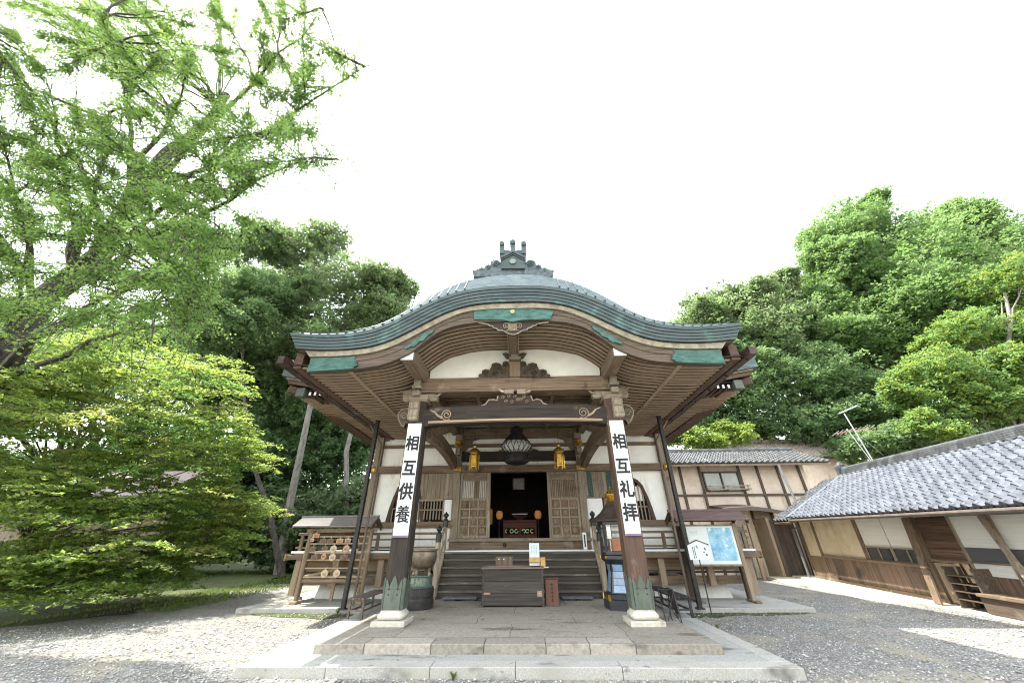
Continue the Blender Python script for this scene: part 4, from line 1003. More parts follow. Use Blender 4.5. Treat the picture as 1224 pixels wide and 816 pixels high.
# ---- hanging lanterns
L = thing("round_hanging_lantern", "large round dark metal lantern hanging over the hall doorway", "lantern", (-.03, 11.5, 4.9))
mb = MB(); mb.lathe((-.03, 11.5, 0), [(.10, 4.86), (.22, 4.76), (.24, 4.70), (.17, 4.66), (.24, 4.58), (.36, 4.46), (.44, 4.345)], 16); mb.build("lantern_cap", IRON, L, 30)
mb = MB(); mb.lathe((-.03, 11.5, 0), [(.40, 4.345), (.49, 4.215), (.40, 4.10), (.28, 4.02), (.20, 3.98)], 32); mb.build("pale_shade", surf("milky_glass", (.46, .47, .44), (.62, .63, .60), (3, 3, 3), .4, 0, 0), L, 40)
mb = MB()
for k in range(16):
    t = 2 * math.pi * k / 16
    for w_ in (-.1, .1):
        mb.tube([(-.03 + r * math.cos(t + w_ * q), 11.5 + r * math.sin(t + w_ * q), z) for q, (r, z) in enumerate([(.405, 4.35), (.50, 4.215), (.41, 4.095), (.29, 4.01)])], .011, 4)
mb.build("shade_tracery", IRON, L)
mb = MB(); mb.lathe((-.03, 11.5, 0), [(.36, 3.985), (.38, 3.95), (.38, 3.74), (.33, 3.70)], 12); mb.build("lantern_base", IRON, L, 30)
mb = MB(); mb.tube([(-.03, 11.5, 4.85), (-.03, 11.5, 5.3)], .02, 6); mb.build("hanging_rod", IRON, L)
def gold_lantern(x, lab):
    Y = 11.2
    g = thing("gilt_hanging_lantern", lab, "lantern", (x, Y, 4.14), "gilt lanterns hanging in the porch")
    mb = MB(); mb.lathe((x, Y, 0), [(.06, 4.17), (.05, 4.12), (.175, 4.03), (.185, 3.99), (.13, 3.965), (.11, 3.93)], 6); mb.build("canopy", GOLD, g)
    mb = MB(); mb.lathe((x, Y, 0), [(.11, 3.92), (.14, 3.88), (.14, 3.66), (.12, 3.61), (.15, 3.58), (.15, 3.54), (.09, 3.50)], 6)
    for k in range(6):
        t = math.pi * k / 3; mb.tube([(x + .143 * math.cos(t), Y + .143 * math.sin(t), 3.48), (x + .143 * math.cos(t), Y + .143 * math.sin(t), 3.92)], .014, 5)
    mb.build("lantern_body", GOLD, g)
    mb = MB(); mb.tube([(x, Y, 4.2), (x, Y, 5.3)], .008, 5); mb.build("chain", IRON, g)
gold_lantern(-1.335, "gilt hexagonal lantern hanging on the censer side of the doorway"); gold_lantern(1.285, "gilt hexagonal lantern hanging on the lantern-cabinet side of the doorway")

# ---- bronze censer on its black drum
cx, cy = -2.33, 10.05
G = thing("bronze_censer", "round bronze incense burner on a black drum stand beside the banner pillar", "incense burner", (cx, cy, .24))
mb = MB(); mb.lathe((cx, cy, 0), [(.33, .239), (.345, .27), (.335, .44), (.315, .455), (.315, .47), (.325, .48), (.325, .62), (.31, .635)], 28); mb.build("drum_stand", surf("black_drum", (.016, .015, .015), (.045, .042, .04), (9, 9, 9), .42, .1, 0), G, 40)
mb = MB(); mb.lathe((cx, cy, 0), [(.30, .636), (.31, .66), (.27, .68), (.26, .84), (.29, .86), (.29, .88)], 28); gb = mb.build("green_base", surf("green_bronze", (.075, .105, .085), (.14, .18, .15), (12, 12, 12), .5, .15, 0, metal=.4), G, 40)
for ch, a in (("奉", -.62), ("納", -.02)):
    t = -math.pi / 2 + a + .1; p = Vector((cx + .272 * math.cos(t), cy + .272 * math.sin(t), .76)); text(ch, .15, surf("pale_relief", (.20, .23, .17), (.27, .3, .22), (9, 9, 9), .6, 0, 0), gb, p, (-math.sin(t), math.cos(t), 0), (0, 0, 1), .002, .004)
BRONZE = surf("worn_bronze", (.085, .070, .050), (.20, .165, .12), (5, 5, 5), .42, .12, 0, patch=[((.26, .15, .09), 3.0, .56, .2), ((.28, .27, .24), 4, .64, .1)], metal=.45)
mb = MB()
for k in range(4):
    t = math.pi / 4 + k * math.pi / 2 + .4; c, s = math.cos(t), math.sin(t)
    mb.tube([(cx + .24 * c, cy + .24 * s, .87), (cx + .20 * c, cy + .20 * s, .95), (cx + .21 * c, cy + .21 * s, 1.04)], [.06, .04, .06], 8)
mb.build("censer_legs", BRONZE, G, 50)
mb = MB(); mb.lathe((cx, cy, 0), [(.10, 1.0), (.23, 1.03), (.30, 1.11), (.325, 1.22), (.325, 1.33), (.305, 1.37), (.345, 1.39), (.345, 1.42), (.30, 1.42), (.285, 1.36), (.20, 1.33)], 32); mb.build("bowl", BRONZE, G, 50)

# ---- dark lantern cabinet with hipped roof
cx, cy = 2.42, 9.98
K = thing("lantern_cabinet", "black hexagonal lantern cabinet with flared roof, glass panes and gilt finial behind the pillar", "cabinet", (cx, cy, .24))
ph = math.pi / 6 + .10
mb = MB(); mb.lathe((cx, cy, 0), [(.47, .239), (.47, .42), (.44, .44), (.44, .52), (.40, .54)], 6, ph); mb.build("base", BLACK, K)
mb = MB(); mb.lathe((cx, cy, 0), [(.38, .54), (.35, .62), (.29, .95), (.31, 1.10), (.40, 1.17), (.44, 1.20), (.44, 1.27), (.38, 1.29)], 6, ph); wb = mb.build("waist", BLACK, K)
mb = MB()
for k in range(6):
    t0, t1 = ph + k * math.pi / 3, ph + (k + 1) * math.pi / 3
    for j in range(4):
        def P_(q, z):
            r = float(np.interp(z, [.54, .62, .95, 1.10], [.385, .355, .296, .313])) + .004
            a = Vector((cx + r * math.cos(t0), cy + r * math.sin(t0), z)); b = Vector((cx + r * math.cos(t1), cy + r * math.sin(t1), z)); return a.lerp(b, q)
        z0 = .56 + j * .135; z1 = z0 + .125
        mb.add([P_(.14, z0), P_(.86, z0), P_(.86, z1), P_(.14, z1)], [(0, 1, 2, 3)])
mb.build("blue_panes", surf("blue_grey_glass", (.10, .16, .26), (.20, .28, .40), (4, 4, 4), .12, 0, .1, spec=.7), wb)
mb = MB()
for k in range(6):
    t = ph + k * math.pi / 3; c, s = math.cos(t), math.sin(t)
    mb.b2(cx + .38 * c - .028, cx + .38 * c + .028, cy + .38 * s - .028, cy + .38 * s + .028, 1.29, 1.98)
for z in (1.29, 1.92): mb.lathe((cx, cy, 0), [(.42, z), (.42, z + .06), (.39, z + .06)], 6, ph)
fr = mb.build("glazed_frame", BLACK, K)
mb = MB(); mb.lathe((cx, cy, 0), [(.345, 1.36), (.345, 1.91)], 6, ph); mb.build("glass_panes", glass("clear_pane"), fr)
mb = MB(); mb.b2(cx - .12, cx + .12, cy - .1, cy + .1, 1.36, 1.62); mb.build("inner_shelf", surf("orange_cloth", (.5, .14, .06), (.65, .25, .1), (6, 6, 6), .8, 0, 0), fr)
mb = MB(); mb.lathe((cx, cy, 0), [(.60, 1.985), (.61, 2.02), (.46, 2.10), (.32, 2.20), (.20, 2.34), (.13, 2.42), (.10, 2.43)], 6, ph); mb.build("roof", surf("brown_copper_sheet", (.045, .036, .032), (.085, .068, .058), (7, 7, 7), .45, .08, 0, metal=.3), K)
mb = MB(); mb.lathe((cx, cy, 0), [(.12, 2.43), (.15, 2.47), (.07, 2.50), (.14, 2.56), (.15, 2.62), (.09, 2.67), (.03, 2.74), (.01, 2.80)], 14); mb.build("finial", GOLD, K, 50)
mb = MB()
for k in range(6):
    t = ph + k * math.pi / 3; r = .455; c, s = math.cos(t), math.sin(t); mb.box((cx + r * c, cy + r * s, .46), (.03, .07, .11), Matrix.Rotation(t, 3, 'Z'))
    mb.box((cx + .425 * c, cy + .425 * s, 1.235), (.03, .06, .06), Matrix.Rotation(t, 3, 'Z'))
mb.build("brass_corner", GOLD, K)

# ---- offertory chest, its sign card, the small red box, step pads
B = thing("offertory_chest", "large dark weathered wooden offertory chest standing before the stairs", "offertory box", (-.13, 10.45, .24))
x0, x1, y0_, y1_ = -.87, .605, 10.16, 10.85
CH = wood("chest_timber", (.030, .026, .022), (.080, .069, .059), 0, patch=((.20, .13, .09), (1.5, 5, 5), .64, .08))
for nm, a in (("front_board", (x0 + .03, x1 - .03, y0_, y0_ + .03)), ("back_board", (x0 + .03, x1 - .03, y1_ - .03, y1_))):
    mb = MB()
    for k in range(3): mb.b2(a[0], a[1], a[2] + .001 * k, a[3], .27 + k * .235, .27 + (k + 1) * .235 - .004, .004)
    mb.build(nm, CH, B)
mb = MB()
for x in (x0, x1 - .05): mb.b2(x, x + .05, y0_ - .006, y1_ + .006, .24, .985, .006)
mb.build("side_board", CH, B)
mb = MB()
mb.b2(x0 - .03, x1 + .03, y0_ - .03, y0_ + .05, .985, 1.025, .008); mb.b2(x0 - .03, x1 + .03, y1_ - .05, y1_ + .03, .985, 1.025, .008)
for x in (x0 - .03, x1 - .05): mb.b2(x, x + .08, y0_ + .052, y1_ - .052, .985, 1.024, .006)
mb.build("rim", wood("chest_rim", (.10, .075, .062), (.22, .17, .14), 0), B)
mb = MB()
for yy in np.arange(y0_ + .10, y1_ - .06, .07): mb.beam((x0 + .05, yy, .97), (x1 - .05, yy, .97), .035, .03)
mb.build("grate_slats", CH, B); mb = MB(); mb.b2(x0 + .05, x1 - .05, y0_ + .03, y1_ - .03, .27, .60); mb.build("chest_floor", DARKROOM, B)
mb = MB(); mb.b2(x0 + .02, x0 + .20, y0_ - .004, y0_ - .0005, .48, .52); mb.b2(x1 - .16, x1 - .03, y0_ - .004, y0_ - .0005, .44, .55); mb.build("bare_scar", surf("bare_wood", (.25, .13, .07), (.42, .28, .18), (14, 14, 14), .8, 0, 0), B)
cdt = thing("sign_card", "white upright notice card strapped to a yellow block on the offertory chest rim", "sign", (.41, 10.62, 1.02))
mb = MB(); mb.b2(.285, .545, 10.66, 10.672, 1.03, 1.53); cd2 = mb.build("card", surf("pale_card", (.58, .66, .66), (.66, .73, .73), (3, 3, 3), .6, 0, 0), cdt)
mb = MB()
for k in range(3):
    for j in range(7): mb.b2(.46 - k * .06, .46 - k * .06 + .02, 10.656, 10.659, 1.28 + j * .03, 1.295 + j * .03)
mb.build("card_writing", plain("grey_ink", (.30, .34, .34), .8), cd2)
mb = MB(); mb.b2(.275, .56, 10.60, 10.655, 1.10, 1.21, .006); mb.b2(.565, .69, 10.60, 10.70, 1.0, 1.21, .006); mb.build("yellow_block", surf("yellow_wood", (.42, .26, .09), (.58, .38, .15), (9, 9, 9), .7, .05, 0), cdt)
mb = MB(); mb.b2(.62, .76, 10.55, 10.68, .985, 1.0); mb.build("ledge", PAPER, cdt)
rb_ = thing("red_wooden_box", "small red-brown upright wooden box beside the offertory chest", "box", (.8, 10.4, .24))
mb = MB(); mb.b2(.645, .955, 10.28, 10.55, .24, .765, .01); rbb = mb.build("box_body", wood("red_box_timber", (.105, .050, .034), (.20, .10, .068), 2), rb_)
mb = MB(); mb.b2(.625, .975, 10.265, 10.565, .765, .79, .006); mb.build("box_lid", wood("red_lid_timber", (.09, .045, .03), (.17, .085, .058), 0), rb_)
mb = MB()
for j, (wd_, hh) in enumerate(((.08, .05), (.06, .06), (.085, .05), (.06, .055), (.07, .05))):
    z = .66 - j * .075
    mb.b2(.80 - wd_ / 2, .80 + wd_ / 2, 10.2765, 10.2795, z, z + .012); mb.b2(.795, .808, 10.2765, 10.2795, z - .03, z + .03); mb.b2(.80 - wd_ / 2, .80 + wd_ / 2, 10.2765, 10.2795, z - .03, z - .02)
mb.build("box_writing", INK, rbb)
dn = thing("counter_box", "low brown wooden box with two white dots behind the offertory chest", "box", (-.40, 11.05, .24))
mb = MB(); mb.b2(-.62, -.16, 11.0, 11.2, .24, 1.215, .008); db = mb.build("box_body", W[2], dn)
mb = MB()
for x in (-.53, -.40): mb.lathe((x, 10.992, 1.16), [(.02, -.012), (.022, 0), (.02, .012)], 8)
mb.build("white_dot", WHITEP, db)
PAD = surf("grey_rubber", (.10, .105, .11), (.16, .165, .17), (20, 20, 20), .7, .1, 0)
for (a, b, lab) in ((1.10, 1.90, "flat grey step pad at the stair foot beside the red box"), (-2.0, -1.1, "flat grey step pad at the stair foot beside the bronze censer")):
    p = thing("step_pad", lab, "step", ((a + b) / 2, 11.3, .24), "step pads at the stair foot")
    mb = MB(); mb.b2(a, b, 11.12, 11.46, .275, .315, .006); mb.build("pad_top", PAD, p)
    mb = MB(); mb.b2(a + .04, a + .34, 11.14, 11.44, .238, .275); mb.b2(b - .34, b - .04, 11.14, 11.44, .238, .275); mb.build("pad_foot", IRON, p)

# ---- benches
def bench(x0, x1, y0, y1, lab, m, mt):
    b = thing("slatted_bench", lab, "bench", ((x0 + x1) / 2, (y0 + y1) / 2, .122), "slatted benches beside the pillars")
    n = 5; wd_ = (x1 - x0) / n
    mb = MB()
    for k in range(n): mb.b2(x0 + k * wd_ + .006, x0 + (k + 1) * wd_ - .006, y0, y1, .475, .505, .004)
    mb.build("seat", mt, b)
    for x in (x0 + .03, x1 - .03):
        for y in (y0 + .10, y1 - .10):
            mb = MB(); mb.b2(x - .025, x + .025, y - .025, y + .025, .122, .474, .004); mb.build("leg", m, b)
        mb = MB(); mb.b2(x - .015, x + .015, y0 + .13, y1 - .13, .24, .275); mb.build("stretcher", m, b)
    for y in (y0 + .10, y1 - .10):
        mb = MB(); mb.b2(x0 + .056, x1 - .056, y - .018, y + .018, .25, .285); mb.b2(x0 + .056, x1 - .056, y - .018, y + .018, .43, .474); mb.build("cross_rail", m, b)
BG = wood("bench_timber", (.075, .060, .050), (.18, .145, .12), 1)
bench(-3.76, -3.40, 9.42, 11.0, "weathered brown slatted bench standing in the sun by the censer-side pillar", BG, BG)
BB = surf("black_bench_paint", (.018, .018, .021), (.045, .045, .050), (9, 3, 9), .5, .1, .1)
bench(3.40, 3.78, 9.50, 11.6, "black slatted bench in the shade beside the lantern-cabinet pillar", BB, BB)

# ---- folding umbrella stand at the right pillar
U = thing("umbrella_stand", "dark folding metal umbrella stand with a sagging canvas, beside the black bench", "stand", (3.0, 8.8, .122))
mb = MB()
def tb(*p, r=.011): mb.tube(p, r, 6)
for x in (2.84, 3.13): tb((x, 8.50, .13), (x - .02, 8.66, .72)); tb((x, 9.14, .13), (x - .02, 8.92, .72))
tb((2.82, 8.66, .72), (3.11, 8.66, .72)); tb((2.82, 8.92, .72), (3.11, 8.92, .72)); tb((2.82, 8.66, .72), (2.82, 8.92, .72)); tb((3.11, 8.66, .72), (3.11, 8.92, .72))
tb((2.84, 8.58, .42), (2.84, 9.04, .42)); tb((3.13, 8.58, .42), (3.13, 9.04, .42)); tb((2.84, 8.50, .18), (3.12, 8.66, .68), r=.007); tb((3.13, 8.50, .18), (2.84, 8.66, .68), r=.007)
tb((2.97, 8.66, .72), (2.97, 8.56, .16), r=.007); mb.build("frame", IRON, U)
mb = MB(); mb.b2(2.84, 3.13, 8.54, 9.10, .145, .165); mb.build("drip_tray", surf("dark_tray", (.025, .03, .035), (.05, .055, .06), (6, 6, 6), .4, .05, 0), U)
mb = MB(); q = [(3.10, 8.68, .71), (3.10, 8.91, .71), (3.15, 9.0, .45), (3.18, 8.9, .30), (3.16, 8.66, .33), (3.14, 8.62, .5)]
mb.prism(q, (.012, 0, 0)); mb.build("canvas", surf("brown_canvas", (.05, .04, .038), (.09, .072, .068), (8, 8, 8), .9, .15, 0), U)

# ---- roofed rack of votive plaques
RK = thing("votive_rack", "gabled open wooden rack hung with votive plaques, standing on the sunlit slab", "rack", (-5.6, 11.8, .1))
RX0, RX1, RY = -6.56, -4.62, 11.80
for x, nm in ((RX0 + .10, 0), (RX1 - .02, 1)):
    mb = MB(); mb.tube([(x + .06, RY + .34, .22), (x + .06, RY + .34, 1.95)], .085, 12); mb.build("round_post", W[2], RK, 40)
    mb = MB(); mb.tube([(x + .24, RY, .16), (x + .24, RY, 1.9)], .055, 10); mb.build("round_post", W[2], RK, 40)
    mb = MB(); mb.b2(x - .06, x + .18, RY + .22, RY + .46, .10, .22, .02); mb.build("foot_stone", STONE, RK)
    mb = MB(); mb.b2(x + .14, x + .34, RY - .16, RY + .16, .10, .17, .012); mb.build("foot_block", WL[1], RK)
for k, z in enumerate((1.72, 1.54, 1.33, 1.13, .93, .72)):
    mb = MB(); mb.beam((RX0 + .36, RY - (.0 if k else 0), z), (RX1 + .18, RY, z), .03, .032); mb.build("hanging_bar", WL[0], RK)
mb = MB(); mb.tube([(RX0 + .3, RY + .02, .62), (RX1 + .2, RY + .02, .62)], .05, 8); mb.build("lower_log", W[0], RK)
mb = MB(); mb.tube([(RX0 + .3, RY - .02, .70), (RX0 + 1.1, RY + .55, .86)], .04, 8); mb.build("brace_log", WL[0], RK)
mb = MB(); mb.tube([(RX0 + 1.05, RY + .60, .1), (RX0 + 1.05, RY + .60, 1.3)], .055, 8); mb.build("round_post", WL[2], RK)
mb = MB(); mb.b2(RX0 + .1, RX1 + .3, RY + .14, RY + .22, 1.84, 1.93); mb.build("tie_beam", WL[0], RK)
def gable_roof(par, x0, x1, yc, zr, ze, hw, m, fascia, seams=9):
    mb = MB()
    for s2 in (-1, 1):
        mb.add([(x0, yc, zr), (x1, yc, zr), (x1, yc + s2 * hw, ze), (x0, yc + s2 * hw, ze), (x0, yc, zr + .035), (x1, yc, zr + .035), (x1, yc + s2 * hw, ze + .035), (x0, yc + s2 * hw, ze + .035)], [(0, 1, 2, 3), (7, 6, 5, 4), (0, 4, 5, 1), (1, 5, 6, 2), (2, 6, 7, 3), (3, 7, 4, 0)])
        for k in range(1, seams):
            q = k / seams; z = zr + .035 + (ze - zr) * q; y = yc + s2 * hw * q; mb.beam((x0, y, z + .002), (x1, y, z + .002), .014, .014)
    mb.beam((x0 - .01, yc, zr + .05), (x1 + .01, yc, zr + .05), .10, .05); r = mb.build("roof", m, par)
    mb = MB()
    for x in (x0 + .02, x1 - .05):
        for s2 in (-1, 1): mb.beam((x + .015, yc, zr - .05), (x + .015, yc + s2 * hw * .98, ze - .05), .03, .09)
    mb.build("gable_board", fascia, r)
    mb = MB()
    for x in (x0 + .10, x1 - .10): mb.prism([(x, yc - hw * .7, ze + .02), (x, yc + hw * .7, ze + .02), (x, yc, zr - .06)], (.02, 0, 0))
    mb.build("gable_end", WL[1], r); return r
SHEET = surf("grey_brown_sheet_roof", (.095, .086, .080), (.145, .132, .124), (3, 9, 9), .40, .03, .06, metal=.25, spec=.5)
gable_roof(RK, RX0 - .14, RX1 + .30, RY + .17, 2.22, 1.97, .46, SHEET, WR[1])
ROUNDW = [surf("pale_plaque", (.38, .29, .19), (.50, .40, .28), (12, 12, 12), .8, .05, .2), surf("orange_plaque", (.32, .17, .09), (.44, .25, .135), (9, 9, 9), .8, .05, .2), surf("dark_plaque", (.10, .065, .045), (.17, .115, .08), (9, 9, 9), .8, .05, .2), surf("pink_plaque", (.36, .21, .155), (.45, .28, .22), (9, 9, 9), .8, .05, .2)]
def plaque(x, z, kind, m, lab, r=.085):
    y = RY - .035; o = thing("votive_plaque", lab, "votive plaque", (x, y, z), "votive plaques hanging on the roofed rack")
    mb = MB()
    if kind == 'round': mb.tube([(x, y - .012, z - r), (x, y + .012, z - r)], r, 18)
    else: mb.prism([(x - r, y - .01, z - 1.5 * r), (x + r, y - .01, z - 1.5 * r), (x + r, y - .01, z - .4 * r), (x, y - .01, z - .02), (x - r, y - .01, z - .4 * r)], (0, .02, 0))
    b = mb.build("plaque_board", ROUNDW[m], o)
    mb = MB(); mb.tube([(x, y, z - .02), (x, y + .02, z + .03)], .004, 4); mb.build("cord", PAPER, o)
    mb = MB()
    for j in range(4): mb.b2(x - r * .5 + j * r * .3, x - r * .5 + j * r * .3 + .01, y - .0145, y - .0125, z - r * 1.4, z - r * .75)
    mb.build("plaque_writing", plain("brown_ink_%d" % len(o.name), (.12, .07, .05), .9), b)
rows = [(1.84, [(-6.05, 'pent', 1, "orange five-sided votive plaque, alone at the top under the rack roof near its outer post", .10)]),
        (1.70, [(-6.16, 'pent', 0, "small pale five-sided plaque at the outer end of the topmost bar", .07), (-5.80, 'pent', 2, "dark brown plaque, second from the outer end of the topmost bar", .10), (-5.58, 'pent', 2, "dark brown plaque in the middle of the topmost bar", .095), (-5.30, 'pent', 1, "yellowish orange plaque on the topmost bar right of the dark ones", .10), (-5.06, 'pent', 3, "pinkish plaque on the topmost bar, second from the steel prop", .085), (-4.82, 'pent', 0, "pale plaque at the steel prop end of the topmost bar", .085)]),
        (1.50, [(-6.06, 'pent', 2, "dark plaque at the outer end of the second bar", .09), (-5.70, 'pent', 2, "dark brown plaque near the middle of the second bar", .09), (-5.44, 'round', 0, "round pale slice plaque on the second bar", .095), (-5.06, 'round', 3, "round pinkish slice plaque on the second bar", .095)]),
        (1.29, [(-5.95, 'pent', 2, "dark plaque at the outer end of the third bar", .10), (-5.68, 'round', 1, "small round orange plaque on the third bar", .075), (-5.42, 'round', 0, "round pale slice plaque on the third bar", .095), (-5.08, 'pent', 2, "wide dark plaque at the prop end of the third bar", .11)]),
        (.90, [(-5.55, 'round', 0, "round pale slice plaque on the lowest bar, the outer one", .10), (-5.20, 'round', 0, "round pale slice plaque on the lowest bar, nearer the steel prop", .095)])]
for z, L_ in rows:
    for x, kd, m_, lab, r in L_: plaque(x, z, kd, m_, lab, r)

# ---- roofed notice board with a map
NB = thing("roofed_notice_board", "roofed wooden notice board with a pale sheet and blue map, on the right-hand slab", "notice board", (5.5, 11.9, .1))
NY = 11.90
for x in (4.86, 6.33):
    mb = MB(); mb.b2(x - .055, x + .055, NY - .055, NY + .055, .14, 2.0, .008); mb.build("post", WL[2] if x > 5 else WD[2], NB)
    mb = MB(); mb.b2(x - .06 + .14 * (x > 5), x + .06 + .14 * (x > 5), NY + .38, NY + .50, .1, 1.95, .008); mb.build("post", WD[2], NB)
    mb = MB(); mb.b2(x - .07, x + .07, NY - .26, NY + .26, .10, .15, .01); mb.build("foot", W[1], NB)
gable_roof(NB, 4.56, 6.66, NY + .12, 2.31, 2.06, .46, surf("red_brown_sheet_roof", (.085, .050, .046), (.135, .085, .080), (3, 9, 9), .42, .03, .06, metal=.2, spec=.5), WR[1], 10)
mb = MB(); mb.b2(4.92, 6.27, NY - .03, NY + .02, .97, 1.93, .006); brd = mb.build("board", surf("board_white", (.62, .64, .62), (.70, .72, .70), (2, 2, 2), .7, 0, 0), NB)
mb = MB(); mb.b2(4.90, 6.29, NY - .045, NY + .03, .93, .975); mb.b2(4.90, 6.29, NY - .045, NY + .03, 1.925, 1.965); mb.build("board_frame", CREAM, brd)
MAP = surf("blue_map", (.14, .36, .52), (.38, .58, .68), (6, 6, 6), .6, 0, 0, patch=[((.62, .72, .72), 5, .60, .06), ((.12, .30, .36), 7, .66, .03)])
mb = MB(); mb.b2(5.52, 6.20, NY - .036, NY - .031, 1.06, 1.88); mp_ = mb.build("map_sheet", MAP, brd)
MI = surf("map_ink", (.50, .14, .11), (.80, .80, .70), (40, 40, 40), .7, 0, .3)
for k in range(16):
    x = random.uniform(5.56, 6.12); z = random.uniform(1.10, 1.82); q = random.uniform(.012, .026); mb = MB(); mb.b2(x, x + q * random.choice([1, 2.5]), NY - .0385, NY - .0365, z, z + q * .8); mb.build("map_label", MI, mp_)
mb = MB(); mb.b2(4.98, 5.22, NY - .036, NY - .031, 1.76, 1.765)
for k in range(5): mb.b2(5.0, 5.20, NY - .036, NY - .0315, 1.70 + k * .022, 1.703 + k * .022)
mb.b2(5.21, 5.215, NY - .036, NY - .0315, 1.70, 1.82); mb.build("faint_writing", plain("faint_ink", (.35, .4, .4), .8), brd)
# small house-shaped placard on a thin iron stake
PC = thing("house_shaped_placard", "white house-shaped wooden placard with black writing on an iron stake before the notice board", "placard", (4.68, 10.8, .0))
mb = MB(); mb.prism([(4.43, 10.78, 1.13), (4.94, 10.78, 1.13), (4.95, 10.78, 1.46), (4.69, 10.78, 1.555), (4.43, 10.78, 1.46)], (0, .02, 0)); pb_ = mb.build("board", surf("placard_white", (.60, .65, .66), (.68, .73, .73), (3, 3, 3), .7, 0, 0), PC)
mb = MB(); mb.beam((4.40, 10.785, 1.455), (4.69, 10.785, 1.575), .05, .018); mb.beam((4.98, 10.785, 1.465), (4.69, 10.785, 1.575), .05, .018); mb.build("roof_strip", WD[0], pb_)
mb = MB()
for x, z0, z1 in ((4.55, 1.16, 1.42), (4.595, 1.19, 1.43)):
    z = z1
    while z > z0: h_ = random.uniform(.012, .024); mb.b2(x - .011, x + .011, 10.776, 10.779, z - h_, z); z -= h_ + .008
for x, z in ((4.66, 1.44), (4.67, 1.40), (4.86, 1.39), (4.865, 1.36), (4.875, 1.25), (4.88, 1.225), (4.82, 1.30)): mb.b2(x - .018, x + .018, 10.776, 10.779, z - .011, z + .011)
mb.build("placard_writing", INK, pb_)
mb = MB(); mb.tube([(4.66, 10.80, .0), (4.66, 10.79, 1.14)], .014, 6); mb.build("stake", IRON, PC)

# ---- seen through the open door
AT = thing("altar_table", "red-brown altar table with pierced front panel just inside the hall doorway", "table", (0, 14.6, 1.55))
RED = wood("altar_timber", (.050, .018, .012), (.11, .042, .028), 0)
mb = MB(); mb.b2(-.62, .62, 14.4, 14.9, 2.16, 2.24, .01); mb.build("table_top", RED, AT)
mb = MB(); mb.b2(-.60, .60, 14.42, 14.45, 1.98, 2.155); mb.b2(-.60, .60, 14.42, 14.45, 1.56, 1.78); mb.build("front_panel", RED, AT)
for x in (-.57, 0, .57):
    mb = MB(); mb.b2(x - .035, x + .035, 14.40, 14.47, 1.552, 2.155); mb.build("leg", RED, AT)
SC = surf("pale_green_carving", (.40, .48, .30), (.55, .62, .42), (12, 12, 12), .6, 0, 0)
mb = MB()
for x, t0, t1 in ((-.46, 1.6, 4.7), (-.30, 0, 6.28), (-.13, 1, 6.5), (.14, -1.6, 3.0), (.27, 0, 5.5), (.44, .8, 5.4)):
    mb.tube([(x + .06 * math.cos(t), 14.41, 1.88 + .055 * math.sin(t)) for t in np.linspace(t0, t1, 14)], .018, 5)
mb.build("pierced_carving", SC, AT)
mb = MB(); mb.b2(-.28, .24, 16.0, 16.3, 2.40, 2.50); mb.b2(-.15, .12, 15.9, 16.2, 2.1, 2.40); al = thing("altar_stand", "dim altar stand behind the altar table in the hall", "altar", (0, 16.1, 1.55)); mb.build("stand", RED, al)
mb = MB(); mb.b2(-.02 - .32, .30, 15.88, 15.91, 2.50, 2.54); mb.build("white_cloth", PAPER, al); mb = MB(); mb.b2(-.2, .18, 16.0, 16.3, 1.552, 2.1); mb.build("pedestal", RED, al)
for x, lab in ((-.80, "small glowing amber lamp on the censer side inside the hall doorway"), (.70, "small glowing amber lamp on the lantern-cabinet side inside the hall doorway")):
    l = thing("altar_lamp", lab, "lamp", (x, 15.2, 1.55), "amber altar lamps inside the hall")
    mb = MB(); mb.lathe((x, 15.2, 0), [(.16, 1.552), (.05, 1.60), (.03, 2.28), (.10, 2.30)], 12); mb.build("lamp_stand", IRON, l, 40)
    mb = MB(); mb.lathe((x, 15.2, 0), [(.08, 2.31), (.125, 2.38), (.135, 2.48), (.10, 2.58), (.05, 2.60)], 16); mb.build("lamp_shade", plain("lit_paper", (.45, .20, .07), .7, emit=(1.0, .42, .12), es=.03), l, 50)
tb_ = thing("framed_tablet", "pale framed tablet hanging high inside the dark hall doorway", "tablet", (-.03, 14.8, 3.5))
mb = MB(); mb.b2(-.26, .20, 14.80, 14.84, 3.32, 3.74, .01); tf = mb.build("frame", WG[0], tb_); mb = MB(); mb.b2(-.22, .16, 14.79, 14.799, 3.36, 3.70); mb.build("tablet_face", surf("grey_tablet", (.16, .16, .15), (.30, .30, .28), (14, 14, 14), .8, 0, 0), tf)
mb = MB(); mb.tube([(-.03, 14.82, 3.74), (-.03, 14.82, 4.96)], .01, 5); mb.build("cord", IRON, tb_)

